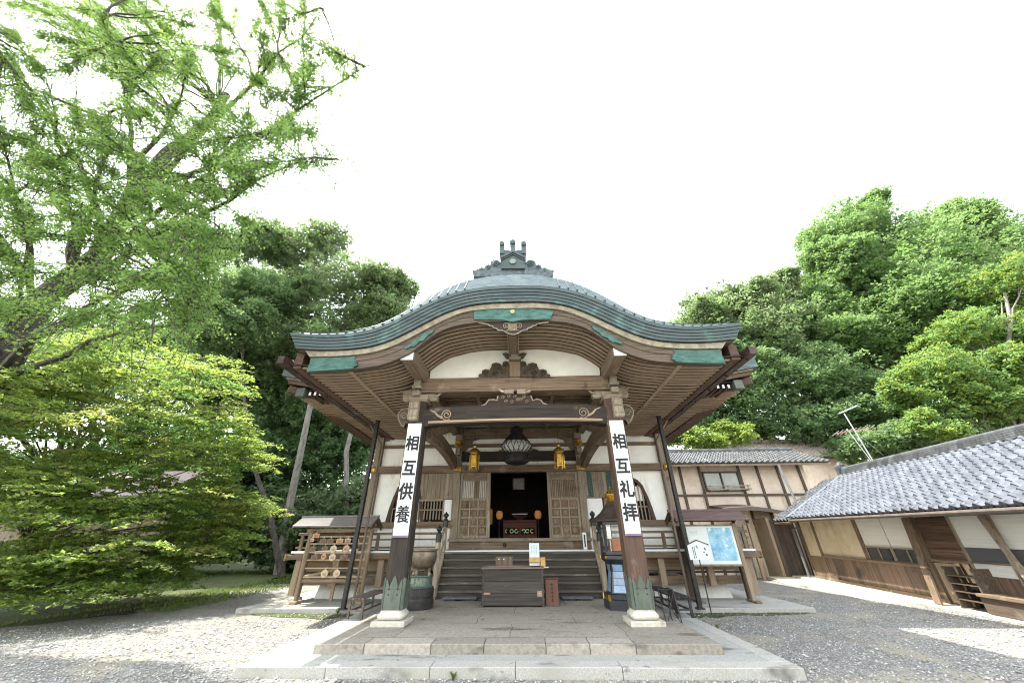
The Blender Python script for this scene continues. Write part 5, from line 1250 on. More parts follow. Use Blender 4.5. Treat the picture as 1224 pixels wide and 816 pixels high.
# ================================================================ BUILDINGS ON THE RIGHT
TAN = surf("tan_plaster", (.54, .44, .355), (.64, .535, .44), (3, 3, 3), .9, .05, .02, patch=[((.42, .33, .26), .9, .58, .2), ((.38, .30, .24), (3.5, 3.5, .5), .59, .12)], spec=.2)
YEL = surf("ochre_plaster", (.50, .43, .30), (.62, .54, .40), (2, 2, 2), .9, .05, .02, patch=[((.42, .33, .20), 1.3, .55, .2), ((.36, .29, .19), (4, 4, .6), .59, .12)], spec=.2)
BLIND = surf("white_blind", (.60, .60, .57), (.70, .69, .66), (1, 1, 60), .8, .05, .02)
DGLASS = plain("dark_window_glass", (.015, .018, .02), .06, spec=.8)
def tile_slope(o, u, v, Wd, Ln, pitch=.285, course=.25, amp=.046, step=.038, trim=None):
    """wavy pantiles: o = eave corner, u along the eave, v up the slope; trim(s)->(u0,u1) clips each course"""
    u = Vector(u).normalized(); v = Vector(v).normalized(); n = u.cross(v); n = n if n.z > 0 else -n
    mb = MB(); o = Vector(o); nc = int(Ln / course); k = 6
    for c in range(nc):
        s0 = c * course; a0, a1 = (0, Wd) if trim is None else trim(s0 + course / 2)
        i0 = int(round(a0 / pitch * k)); i1 = int(round(a1 / pitch * k))
        if i1 <= i0 + 1: continue
        rows = []
        for s, h in ((s0 - .01, -.01), (s0 - .01, step), (s0 + course, .002)):
            r = []
            for i in range(i0, i1 + 1):
                t = (i % k) / k; wv = amp * (math.cos(2 * math.pi * t) + .28 * math.cos(4 * math.pi * t)) * (1 if h >= 0 else 1)
                r.append(o + u * (i / k * pitch) + v * s + n * (h + wv))
            rows.append(r)
        mb.loft(rows, close=False, cap=False)
    return mb
def slab(mb, o, u, v, Wd, Ln, t=.10, dz=-.06):
    u = Vector(u).normalized(); v = Vector(v).normalized(); n = u.cross(v); n = n if n.z > 0 else -n; o = Vector(o) + n * dz
    P4 = [o, o + u * Wd, o + u * Wd + v * Ln, o + v * Ln]; mb.add(P4 + [p - n * t for p in P4], [(0, 1, 2, 3), (7, 6, 5, 4), (0, 4, 5, 1), (1, 5, 6, 2), (2, 6, 7, 3), (3, 7, 4, 0)])

# ---- low tiled house, in its own frame: x = along the wall towards the viewer, y = out into the court, z = up
A_ = Vector((12.33, 17.87, 0)); dv = Vector((-.13, -.9915, -.018)).normalized(); nv = Vector((-.9915, .13, 0)).normalized(); uv = dv.cross(nv); uv = uv if uv.z > 0 else -uv
MT = Matrix(((dv[0], nv[0], uv[0], A_[0]), (dv[1], nv[1], uv[1], A_[1]), (dv[2], nv[2], uv[2], A_[2]), (0, 0, 0, 1)))
T = thing("tiled_house", "long low house with glazed grey pantiles, ochre walls and brown board dado", "house", mat=MT)
def Q(mb, name, m, par=None, sm=None): return mb.build(name, m, par or T, sm)
LEN = 17.0
sl_v = Vector((0, -3.35, 1.76)); slen = sl_v.length
EA = Vector((.0, .92, 2.36))
EDGE = lambda s: 1.24 - 1.0 * s / slen
r = Q(tile_slope(EA, (1, 0, 0), sl_v, LEN, slen, trim=lambda s: (EDGE(s), LEN)), "tiled_roof", TILE, None, 60)
un = Vector((1, 0, 0)).cross(sl_v.normalized()); un = un if un.z > 0 else -un
mb = MB(); c4 = [EA + Vector((1.24, 0, 0)), EA + Vector((LEN, 0, 0)), EA + Vector((LEN, 0, 0)) + sl_v, EA + Vector((.24, 0, 0)) + sl_v]; mb.prism([p - un * .075 for p in c4], -un * .08); Q(mb, "roof_boarding", W[0], r)
mb = MB(); mb.add([(0.62, -2.43, 4.06), (LEN, -2.43, 4.06), (LEN, -5.8, 2.3), (.62, -5.8, 2.3), (0.62, -2.43, 3.96), (LEN, -2.43, 3.96), (LEN, -5.8, 2.2), (.62, -5.8, 2.2)], [(0, 1, 2, 3), (7, 6, 5, 4), (0, 4, 5, 1), (1, 5, 6, 2), (2, 6, 7, 3), (3, 7, 4, 0)]); Q(mb, "back_slope", TILEOLD, r)
mb = MB()
for k in range(4): mb.b2(.25, LEN, -2.43 - .20 + .02 * k, -2.43 + .20 - .02 * k, 4.06 + .06 * k, 4.115 + .06 * k, .008)
rg = Q(mb, "ridge", TILEOLD, r)
mb = MB(); mb.tube([(.25, -2.43, 4.32), (LEN, -2.43, 4.32)], .085, 10); Q(mb, "ridge_cap", TILEOLD, rg, 40)
mb = MB(); mb.box((.2, -2.43, 4.28), (.16, .5, .42), None, .03); mb.lathe((.15, -2.43, 4.42), [(.10, 0), (.16, .08), (.10, .18), (.02, .24)], 10); Q(mb, "ridge_end_tile", TILEOLD, rg)
for i in range(5, int(17 / .285)):
    mb = MB(); mb.tube([EA + Vector((i * .285 + .0, .03, .005)), EA + Vector((i * .285, -.05, .05))], [.062, .062], 8); Q(mb, "eave_tile_end", TILE, r)
mb = MB(); mb.b2(1.2, LEN, .80, .90, 2.235, 2.30); Q(mb, "eave_fascia", W[0], r)
gu = MB(); gu.tube([(1.2, .98, 2.25), (LEN, .98, 2.25)], .05, 8); Q(gu, "eave_gutter", surf("grey_gutter", (.07, .055, .042), (.12, .095, .075), (4, 4, 4), .5, 0, 0), r, 40)
for xx in np.arange(1.4, LEN, .45):
    mb = MB(); mb.beam((xx, -.05, 2.52), (xx, .86, 2.26), .05, .07); Q(mb, "eave_rafter", W[1], r)
# flashing and the dark lean-to tiles at the far end
mb = MB(); mb.beam(EA + Vector((1.12, .05, .02)), EA + Vector((.12, 0, .02)) + sl_v, .26, .05, un); Q(mb, "verge_flashing", surf("blue_grey_flashing", (.075, .095, .115), (.11, .135, .155), (3, 3, 3), .6, 0, 0), r)
ls = Q(tile_slope(EA + Vector((-1.4, -.05, -.08)), (1, 0, 0), sl_v, 3, slen, .285, trim=lambda s: (1.0 - 1.0 * s / slen, 2.42 - 1.0 * s / slen)), "side_tiles", TILEOLD, None, 60)
mb = MB(); c4 = [EA + Vector((a, -.05, -.16)) + sl_v * q for a, q in ((-.4, 0), (1.02, 0), (.02, 1), (-1.4, 1))]; mb.prism(c4, -un * .08); Q(mb, "side_boarding", W[0], ls)
# walls
def wallb(x0, x1, z0, z1, m, name, y0=-.10, y1=0.0, par=None, ch=0): mb = MB(); mb.b2(x0, x1, y0, y1, z0, z1, ch); return Q(mb, name, m, par)
for x in (-.18, .82, 3.40, 5.84, 9.3, 11.5, 13.6):
    wallb(x - .065, x + .065, .15, 2.45, W[2], "post", -.11, .02, ch=.008)
wallb(-.12, .76, .9, 2.4, YEL, "plaster_panel", -.10, -.02); wallb(.88, 3.33, 1.0, 2.4, YEL, "plaster_panel", -.10, -.02)
wallb(-.2, LEN, 2.25, 2.42, W[0], "wall_plate", -.12, .035)
wallb(.8, 5.8, .94, 1.01, W[0], "sill_beam", -.10, .05); wallb(-.2, 5.8, .14, .24, W[0], "ground_sill", -.12, .04)
DADO = wood("dado_timber", (.075, .050, .036), (.185, .130, .092), 2, patch=((.06, .045, .036), (1.2, 1.2, 1.0), .55, .15), island=.2)
mb = MB(); x = .86
while x < 5.7: mb.b2(x, x + .262, -.08, .015 + .006 * random.random(), .24, .94, .003); x += .265
Q(mb, "board_dado", DADO)
mb = MB(); x = -.15
while x < .7: mb.b2(x, x + .19, -.08, .0, .24, .95, .003); x += .193
Q(mb, "board_dado", W[2])
# sliding windows with white blinds above
for k in range(2):
    a, b = 3.48 + k * 1.16, 3.48 + (k + 1) * 1.16
    w_ = wallb(a, b, 1.01, 1.05, W[0], "sliding_window", -.05, .0)
    wallb(a + .02, b - .01, 1.40, 2.24, BLIND, "window_blind", -.03, -.022, w_); wallb(a + .02, b - .01, 1.05, 1.40, DGLASS, "pane", -.03, -.022, w_)
    mb = MB()
    for xx in (a + .02, (a + b) / 2, b - .03): mb.b2(xx - .02, xx + .02, -.02, .0, 1.05, 1.40)
    mb.b2(a, b, -.02, .0, 1.38, 1.415); Q(mb, "frame", WG[2], w_)
# leaning brace boards
mb = MB(); mb.beam((5.86, .10, 2.22), (6.08, .42, .16), .22, .045, (0, 1, 0)); Q(mb, "brace_plank", W[2])
mb = MB(); mb.beam((8.10, .10, 2.2), (8.9, .45, .16), .13, .05, (0, 1, 0)); Q(mb, "brace_plank", WG[2])
# slatted shutter, board fence, porch with benches and sliding doors set back
mb = MB()
for k in range(17): mb.box((6.5, -.04, 1.20 + k * .062), (.98, .03, .058), Matrix.Rotation(.35, 3, 'X'))
Q(mb, "slatted_shutter", wood("slat_timber", (.085, .050, .034), (.19, .12, .08), 0, island=.2))
wallb(6.0, 7.0, 1.12, 1.18, W[0], "shutter_sill", -.1, .05)
mb = MB()
for k in range(4): mb.b2(6.55, 7.35, -.10, .30, .34 + k * .17, .36 + k * .17)
mb.b2(6.55, 6.60, -.1, .30, .16, 1.05); mb.b2(7.32, 7.37, -.1, .30, .16, 1.05); Q(mb, "shelf", WD[0])
mb = MB(); x = 6.05
while x < 6.5: mb.b2(x, x + .14, .02, .05, .2, 1.1); x += .145
Q(mb, "board_screen", WL[2])
x = 7.0
while x < LEN - 1.2:
    w_ = wallb(x, x + 1.05, 1.16, 1.20, W[0], "sliding_door", -.12, -.04)
    wallb(x + .03, x + 1.02, 1.50, 2.2, BLIND, "door_blind", -.09, -.08, w_); wallb(x + .03, x + 1.02, 1.2, 1.50, plain("grey_glass", (.10, .105, .11), .15, spec=.6) if x < 7.5 else bpy.data.materials["grey_glass"], "pane", -.09, -.08, w_)
    wallb(x + .03, x + 1.02, .90, 1.16, BLIND, "door_panel", -.09, -.08, w_); wallb(x + .03, x + 1.02, .52, .90, DADO, "door_board", -.09, -.07, w_)
    for xx in (x, x + 1.01):
        mb = MB(); mb.b2(xx, xx + .045, -.08, -.03, .52, 2.22); Q(mb, "door_stile", WG[2], w_)
    x += 1.08
wallb(7.3, LEN, .50, .56, W[0], "veranda_bench", -.1, .42); wallb(7.3, LEN, .16, .50, WD[0], "veranda_skirt", .30, .36)
wallb(-.2, LEN, .05, 2.3, W[2], "back_wall", -5.0, -4.9); mb = MB(); mb.b2(.02, .10, -5.0, -.12, .1, 2.4); mb.prism([(.3, -5.0, 2.4), (.3, -.12, 2.4), (.3, -2.43, 3.7)], (.08, 0, 0)); Q(mb, "end_wall", YEL)
wallb(LEN - .1, LEN, .1, 2.4, YEL, "end_wall", -5.0, -.12)
# stone footing strip along the house
st_ = MB(); st_.b2(-1.2, LEN, -.3, 1.55, -.06, .10); st_.b2(-1.2, LEN, -.3, .55, .10, .15, .01)
o = st_.build("footing_strip", slab_material("sandy_concrete", (.46, .42, .34), (.58, .53, .43), None, None, None, (.40, .34, .25), 30)); o.matrix_world = MT; struct(o)
k = MB(); k.b2(-1.2, LEN, 1.56, 1.66, -.06, .035); o = k.build("footing_gutter", CONC); o.matrix_world = MT; struct(o)

# ---- half-timbered two-storey house behind
FH = thing("half_timbered_house", "tan half-timbered house with grey tiled roof and upper window, behind the notice board", "house", (11, 20, 0))
def F(mb, name, m, par=None, sm=None): return mb.build(name, m, par or FH, sm)
def fb(x0, x1, z0, z1, m, name, y0=19.96, y1=20.02, par=None, ch=0.0): mb = MB(); mb.b2(x0, x1, y0, y1, z0, z1, ch); return F(mb, name, m, par)
fb(6.6, 14.9, .0, 5.1, TAN, "plaster_wall", 20.0, 20.2); fb(6.6, 6.8, 0, 5.1, TAN, "plaster_wall", 20.21, 24.8); fb(14.9, 15.0, 0, 5.1, TAN, "plaster_wall", 20.0, 24.8)
for x in (7.45, 8.50, 9.52, 11.58, 12.55, 13.60, 14.7): fb(x - .06, x + .06, .1, 5.05, WD[2], "post", 19.94, 19.997)
fb(6.6, 14.9, 3.50, 3.60, WD[0], "beam", 19.93, 19.998); 
fw = fb(9.62, 11.50, 3.72, 3.78, WD[0], "upper_window", 19.90, 19.998); fb(9.62, 11.50, 4.62, 4.70, WD[0], "frame", 19.90, 19.998, fw)
for x in (9.62, 10.52, 11.42): fb(x, x + .07, 3.78, 4.62, WD[2], "frame", 19.90, 19.998, fw)
fb(9.69, 11.43, 3.78, 4.62, surf("curtained_glass", (.17, .19, .17), (.25, .27, .25), (2, 2, 2), .12, 0, 0, spec=.6), "pane", 19.96, 19.975, fw)
mb = MB(); mb.beam((9.55, 19.6, 3.80), (11.75, 19.6, 3.80), .05, .05); mb.beam((9.55, 19.6, 3.95), (11.75, 19.6, 3.95), .04, .04)
for x in (9.7, 10.6, 11.6): mb.beam((x, 19.95, 3.76), (x, 19.55, 3.76), .05, .05); mb.beam((x, 19.6, 3.72), (x, 19.6, 3.98), .04, .04)
F(mb, "window_rail", WG[0], fw)
ev = Vector((6.2, 19.05, 5.00)); sv = Vector((0, 2.6, 1.05))
rf = F(tile_slope(ev, (1, 0, 0), sv, 9.6, sv.length, .28, .24), "tiled_roof", TILEOLD, None, 60)
mb = MB(); slab(mb, ev, (1, 0, 0), sv, 9.6, sv.length, .10, -.07); mb.b2(6.2, 15.8, 19.08, 19.13, 4.84, 4.93); F(mb, "roof_boarding", W[0], rf)
mb = MB(); mb.add([(6.2, 21.65, 6.0), (15.8, 21.65, 6.0), (15.8, 25.4, 4.6), (6.2, 25.4, 4.6), (6.2, 21.65, 5.9), (15.8, 21.65, 5.9), (15.8, 25.4, 4.5), (6.2, 25.4, 4.5)], [(0, 1, 2, 3), (7, 6, 5, 4), (0, 4, 5, 1), (1, 5, 6, 2), (2, 6, 7, 3), (3, 7, 4, 0)]); F(mb, "back_slope", TILEOLD, rf)
mb = MB(); mb.b2(6.1, 15.9, 21.5, 21.8, 5.98, 6.14, .02); mb.tube([(6.05, 21.65, 6.16), (15.95, 21.65, 6.16)], .09, 10); F(mb, "ridge", TILEOLD, rf, 40)
for i in range(34):
    mb = MB(); mb.tube([ev + Vector((i * .28, -.02, .01)), ev + Vector((i * .28, .08, .05))], [.06, .06], 8); F(mb, "eave_tile_end", TILEOLD, rf)
for xx in np.arange(6.5, 15.6, .5):
    mb = MB(); mb.beam((xx, 20.0, 5.22), (xx, 19.15, 4.90), .06, .08); F(mb, "eave_rafter", WD[1], rf)
mb = MB(); mb.tube([(13.1, 19.0, 4.86), (13.1, 19.0, 4.70), (13.08, 18.6, 2.6), (12.85, 18.2, 2.45)], .05, 8); mb.box((12.75, 18.2, 2.30), (.24, .2, .22)); mb.tube([(12.75, 18.2, 2.25), (12.45, 18.2, 2.02), (12.15, 18.2, 1.95), (12.15, 18.2, .0)], .05, 8); F(mb, "rain_pipe", surf("pale_grey_pipe", (.12, .13, .137), (.17, .18, .187), (3, 3, 3), .5, 0, 0), None, 40)
# entrance lean-to: curved hood, plank wing wall, bright doorway
mb = MB(); rings = []
for q in np.linspace(0, 1, 13):
    x = 9.6 + q * 3.1; z = 2.72 + .18 * math.sin(math.pi * (.25 + .6 * q)) - .42 * max(0, q - .45) ** 1.3; rings.append([(x, 18.55, z - .16), (x, 20.0, z + .10), (x, 20.0, z + .22), (x, 18.55, z)])
mb.loft(rings); F(mb, "entrance_hood", wood("bark_roof", (.075, .055, .043), (.17, .135, .11), 1), None, 30)
mb = MB(); x = 11.55
while x < 12.75: mb.b2(x, x + .15, 18.95, 19.0, .05, 2.36, .004); x += .153
F(mb, "plank_wall", wood("dark_plank", (.05, .038, .03), (.12, .092, .073), 2, island=.2))
mb = MB(); mb.b2(11.52, 11.64, 18.9, 20.0, .0, 2.45); mb.b2(10.62, 10.74, 18.9, 19.02, 0, 2.6); F(mb, "entrance_post", WL[2])
fb(10.0, 10.9, 0.1, 2.1, surf("grey_door", (.24, .24, .22), (.32, .32, .29), (3, 3, 14), .6, 0, 0), "entrance_door", 19.90, 19.95); fb(10.95, 11.5, .0, 2.2, YEL, "plaster_panel", 19.93, 19.96)

# ---- farther roof
FR = thing("distant_tiled_building", "tan-tiled hipped roof of a building showing above the half-timbered house", "building", (18.5, 28, 0))
ev = Vector((13.9, 26.2, 6.6)); sv = Vector((0, 2.0, 1.5))
rf = tile_slope(ev, (1, 0, 0), sv, 9.4, sv.length, .30, .26, trim=lambda s: (s * .35, 9.4 - s * .55)).build("tiled_roof", TILETAN, FR, 60)
mb = MB(); slab(mb, ev, (1, 0, 0), sv, 9.4, sv.length, .1, -.08); mb.build("roof_boarding", WD[0], rf)
mb = MB(); mb.tube([(14.7, 28.2, 8.15), (22.2, 28.2, 8.15)], .15, 8); mb.tube([(22.1, 28.2, 8.12), (23.5, 26.2, 6.7)], .13, 8); mb.tube([(14.7, 28.2, 8.12), (13.9, 26.2, 6.7)], .13, 8); mb.build("ridge", TILETAN, rf)
mb = MB(); mb.b2(14.4, 23.2, 26.8, 32, 0, 6.75); mb.build("wall", TAN, FR)
mb = MB(); mb.prism([(14.3, 28.25, 8.1), (14.3, 32.4, 6.4), (14.3, 28.25, 6.4)], (8.5, 0, 0)); mb.build("back_slope", TILETAN, rf)

# ---- television aerial
AN = thing("rooftop_aerial", "two-tier television aerial on a slanting pole above the tiled roof ridge", "aerial", (17.2, 17.6, 4.6))
b0 = px(1040, 545, 17.2); b1 = px(1009, 494, 17.2); AL = plain("bare_aluminium", (.55, .56, .57), .4, metal=.5); RU = plain("rusty_red_rods", (.34, .13, .08), .6)
mb = MB(); mb.tube([b0 + (b0 - b1) * .45, b1], .026, 6); mb.tube([px(1012, 512, 17.2), px(1043, 553, 17.2)], .016, 5); mb.build("pole", AL, AN)
mb = MB(); c = px(1010, 493, 17.2); mb.beam(px(1003, 494, 17.2), px(1024, 485, 17.0), .05, .04); 
for q in np.linspace(0, 1, 8):
    p = px(1003, 494, 17.2).lerp(px(1024, 485, 17.0), q); mb.tube([p + Vector((-.12, -.25, .02)), p + Vector((.12, .25, .02))], .009, 4)
mb.build("upper_antenna", AL, AN)
mb = MB(); mb.tube([px(999, 518, 17.2), px(1041, 511, 17.2)], .02, 5); mb.build("lower_boom", RU, AN)
mb = MB()
for q in np.linspace(0, 1, 9):
    p = px(999, 518, 17.2).lerp(px(1041, 511, 17.2), q); mb.tube([p + Vector((-.15, -.4, .03)), p + Vector((.15, .4, .0))], .010, 4)
mb.build("lower_rods", AL, AN)
mb = MB(); mb.tube([px(1020, 514, 17.2), px(1056, 544, 17.0)], .004, 3); mb.build("guy_wire", AL, AN)

# ---- old shed among the maples on the left
SH = thing("old_shed", "old open shed with weathered boards half hidden behind the maple", "shed", (-22.5, 18.4, 0))
def shp(mb, n, m, p=None): return mb.build(n, m, p or SH)
mb = MB(); mb.b2(-27, -18.2, 19.6, 19.7, .0, 3.2); shp(mb, "back_boards", WG[2])
mb = MB()
for k in range(7): mb.beam((-25.5, 19.0, .2 + .17 * k), (-18.4, 19.05, .25 + .15 * k), .05, .2)
shp(mb, "stacked_planks", WG[0])
for x in (-26.2, -22.4, -18.4):
    mb = MB(); mb.beam((x, 18.4, 0), (x, 18.4, 3.4), .14, .14); shp(mb, "post", W[2])
mb = MB(); mb.beam((-23.5, 17.9, .1), (-22.4, 18.2, 2.8), .14, .10); shp(mb, "leaning_board", WL[2])
mb = MB(); slab(mb, (-27.5, 17.2, 3.1), (1, 0, 0), (0, 3, 2.0), 9.8, 3.6, .1, 0); shp(mb, "roof", surf("faded_pink_roof", (.16, .125, .115), (.26, .21, .195), (4, 4, 4), .8, .1, 0))

# ================================================================ TREES
def leaf_mesh(name, cent, per, spread, size, mat, parent, flat=.55, rng=RNG, droop=0.0, up=.6):
    """clumps of small leaf blades round each centre"""
    cent = np.asarray(cent, float); n = len(cent) * per
    c = np.repeat(cent, per, 0); sp = np.repeat(np.asarray(spread) * np.ones(len(cent)), per)
    d = rng.normal(size=(n, 3)); d /= np.linalg.norm(d, axis=1)[:, None]; d *= (rng.random(n) ** .5)[:, None]
    d[:, 2] *= flat; p = c + d * sp[:, None]; p[:, 2] -= droop * (d[:, 0] ** 2 + d[:, 1] ** 2) * sp
    nn = rng.normal(size=(n, 3)); nn[:, 2] = np.abs(nn[:, 2]) + up; nn /= np.linalg.norm(nn, axis=1)[:, None]
    t = rng.normal(size=(n, 3)); t -= nn * (t * nn).sum(1)[:, None]; t /= np.linalg.norm(t, axis=1)[:, None]; b = np.cross(nn, t)
    s = size * rng.uniform(.6, 1.3, n)[:, None]
    v0 = p - t * s; v1 = p + b * s * .55 - nn * s * .12; v2 = p + t * s; v3 = p - b * s * .55 - nn * s * .12
    vs = np.stack([v0, v1, v2, v3], 1).reshape(-1, 3); fs = np.arange(4 * n).reshape(-1, 4)
    off = np.array(ROOTLOC[parent.name]) if parent else np.zeros(3)
    me = quick_mesh(name, vs - off, fs); me.materials.append(mat)
    o = bpy.data.objects.new(name, me); COL.objects.link(o)
    if parent: o.parent = parent
    return o
def blob(x, y, rx, ry, Y, dY=None):
    """ellipsoid seen at photo pixel x, y with pixel radii rx, ry, at distance Y"""
    c = px(x, y, Y); d = depth_of(c); off = Vector((x - 612, y - 408)).length; st = 1 + (off / FPX) ** 2 * .35
    return c, rx * d / FPX / st ** .5, ry * d / FPX / st ** .5, dY or rx * d / FPX / st ** .5
def sprigs(bl, n, rng=RNG, shell=.45, gap=.0):
    c, a, b, e = bl; d = rng.normal(size=(n, 3)); d /= np.linalg.norm(d, axis=1)[:, None]
    r = rng.random(n) ** shell
    # lumpy outline
    l = 1 + .20 * np.sin(d[:, 0] * 5.1 + c[0]) * np.sin(d[:, 2] * 4.3 + c[2]) + .14 * np.sin(d[:, 1] * 9 + d[:, 2] * 8 + c[1])
    p = np.array(c) + d * (r * l)[:, None] * np.array([a, e, b])
    if gap:
        q = np.sin(p[:, 0] * 1.9 + 1.3 * np.sin(p[:, 2] * 1.3)) * np.sin(p[:, 1] * 1.7 + 2.1) * np.sin(p[:, 2] * 2.1 + .7 * p[:, 0])
        p = p[q > -gap]
    return p[p[:, 2] > .25]
def limb_pts(a, b, bow=.12, n=7, rng=random, wob=.035):
    a, b = Vector(a), Vector(b); L = (b - a).length; out = []
    for i in range(n):
        t = i / (n - 1); p = a.lerp(b, t) + Vector((0, 0, bow * L * math.sin(math.pi * t)))
        if 0 < i < n - 1: p += Vector((rng.uniform(-1, 1), rng.uniform(-1, 1), rng.uniform(-1, 1))) * wob * L
        out.append(p)
    return out
BARKD = surf("dark_bark", (.030, .025, .020), (.085, .072, .058), (9, 9, 2.5), .9, .6, 0, bdist=.03)
BARKG = surf("grey_bark", (.11, .10, .085), (.24, .22, .19), (7, 7, 2), .9, .5, 0, bdist=.03)
def tree(name, lab, cat, base, top, blobs, mats, per=16, nsp=150, spread=.7, size=.17, r0=.3, bark=BARKD, group=None, gap=.35, flat=.6, shell=.45, twigs=2):
    base = Vector(base); top = Vector(top)
    t = thing(name, lab, cat, base, group)
    extra = []
    for (c, a, b, e) in blobs:
        for k in range(2):
            d = Vector((random.gauss(0, 1), random.gauss(0, 1), random.gauss(.1, .9))).normalized(); f_ = random.uniform(.38, .6)
            extra.append((c + Vector((d.x * a, d.y * e, d.z * b)) * .95, a * f_, b * f_ * 1.15, e * f_))
    mb = MB(); tp = limb_pts(base, top, 0, 8, wob=.02); mb.tube(tp, [r0 * (1 - .75 * i / 7) * (1.35 if i == 0 else 1) for i in range(8)], 10)
    for bl in blobs:
        c = bl[0]; h = max(.25, min(.92, (c.z - base.z) / max(.1, top.z - base.z) - .22)); s = tp[0].lerp(tp[-1], h); i = min(6, int(h * 7)); s = tp[i].lerp(tp[i + 1], h * 7 - i)
        L = limb_pts(s, c, .06, 7); rr = r0 * .36 * (1 - .5 * h); mb.tube(L, [rr * (1 - .8 * k / 6) for k in range(7)], 7)
        for k in range(twigs * 3):
            q = L[random.randint(2, 6)]; e = c + Vector((random.uniform(-1, 1) * bl[1], random.uniform(-1, 1) * bl[3], random.uniform(-.7, 1) * bl[2])) * .85
            mb.tube(limb_pts(q, e, .04, 5), [rr * .35, rr * .28, rr * .2, rr * .13, rr * .06], 5)
    mb.build("trunk", bark, t, 60)
    for mi, m_ in enumerate(mats):
        P_ = [sprigs(bl, int(1.35 * nsp / len(mats) * (bl[1] * bl[2]) ** .5 / max(.6, spread) * .55), gap=gap, shell=shell) for bl in blobs + extra]
        P_ = np.concatenate(P_); leaf_mesh("crown", P_, max(6, int(per * .9)), spread * .62 * RNG.uniform(.5, 1.3, len(P_)), size * .86, m_, t, flat)
    return t
LF = {
 'gink': leaf("ginkgo_leaf", (.055, .125, .030), (.125, .215, .052), (.40, .60, .12), .52),
 'map': leaf("maple_leaf", (.082, .146, .036), (.155, .205, .052), (.48, .62, .11), .52, c3=(.17, .135, .05)),
 'map2': leaf("maple_leaf_deep", (.080, .160, .048), (.135, .215, .065), (.42, .66, .15), .55),  # greener tone for low sprays, their shade put into the leaf colour
 'dark': leaf("dark_leaf", (.064, .112, .052), (.120, .180, .084), (.28, .46, .15), .43),
 'mid': leaf("mid_leaf", (.095, .155, .066), (.165, .230, .105), (.40, .58, .19), .48),
 'fresh': leaf("fresh_leaf", (.078, .152, .052), (.145, .235, .080), (.38, .60, .16), .46),
 'lime': leaf("lime_leaf", (.115, .190, .040), (.205, .275, .062), (.46, .58, .11), .45),
 'olive': leaf("olive_leaf", (.10, .135, .072), (.17, .205, .118), (.34, .42, .17), .42),
}
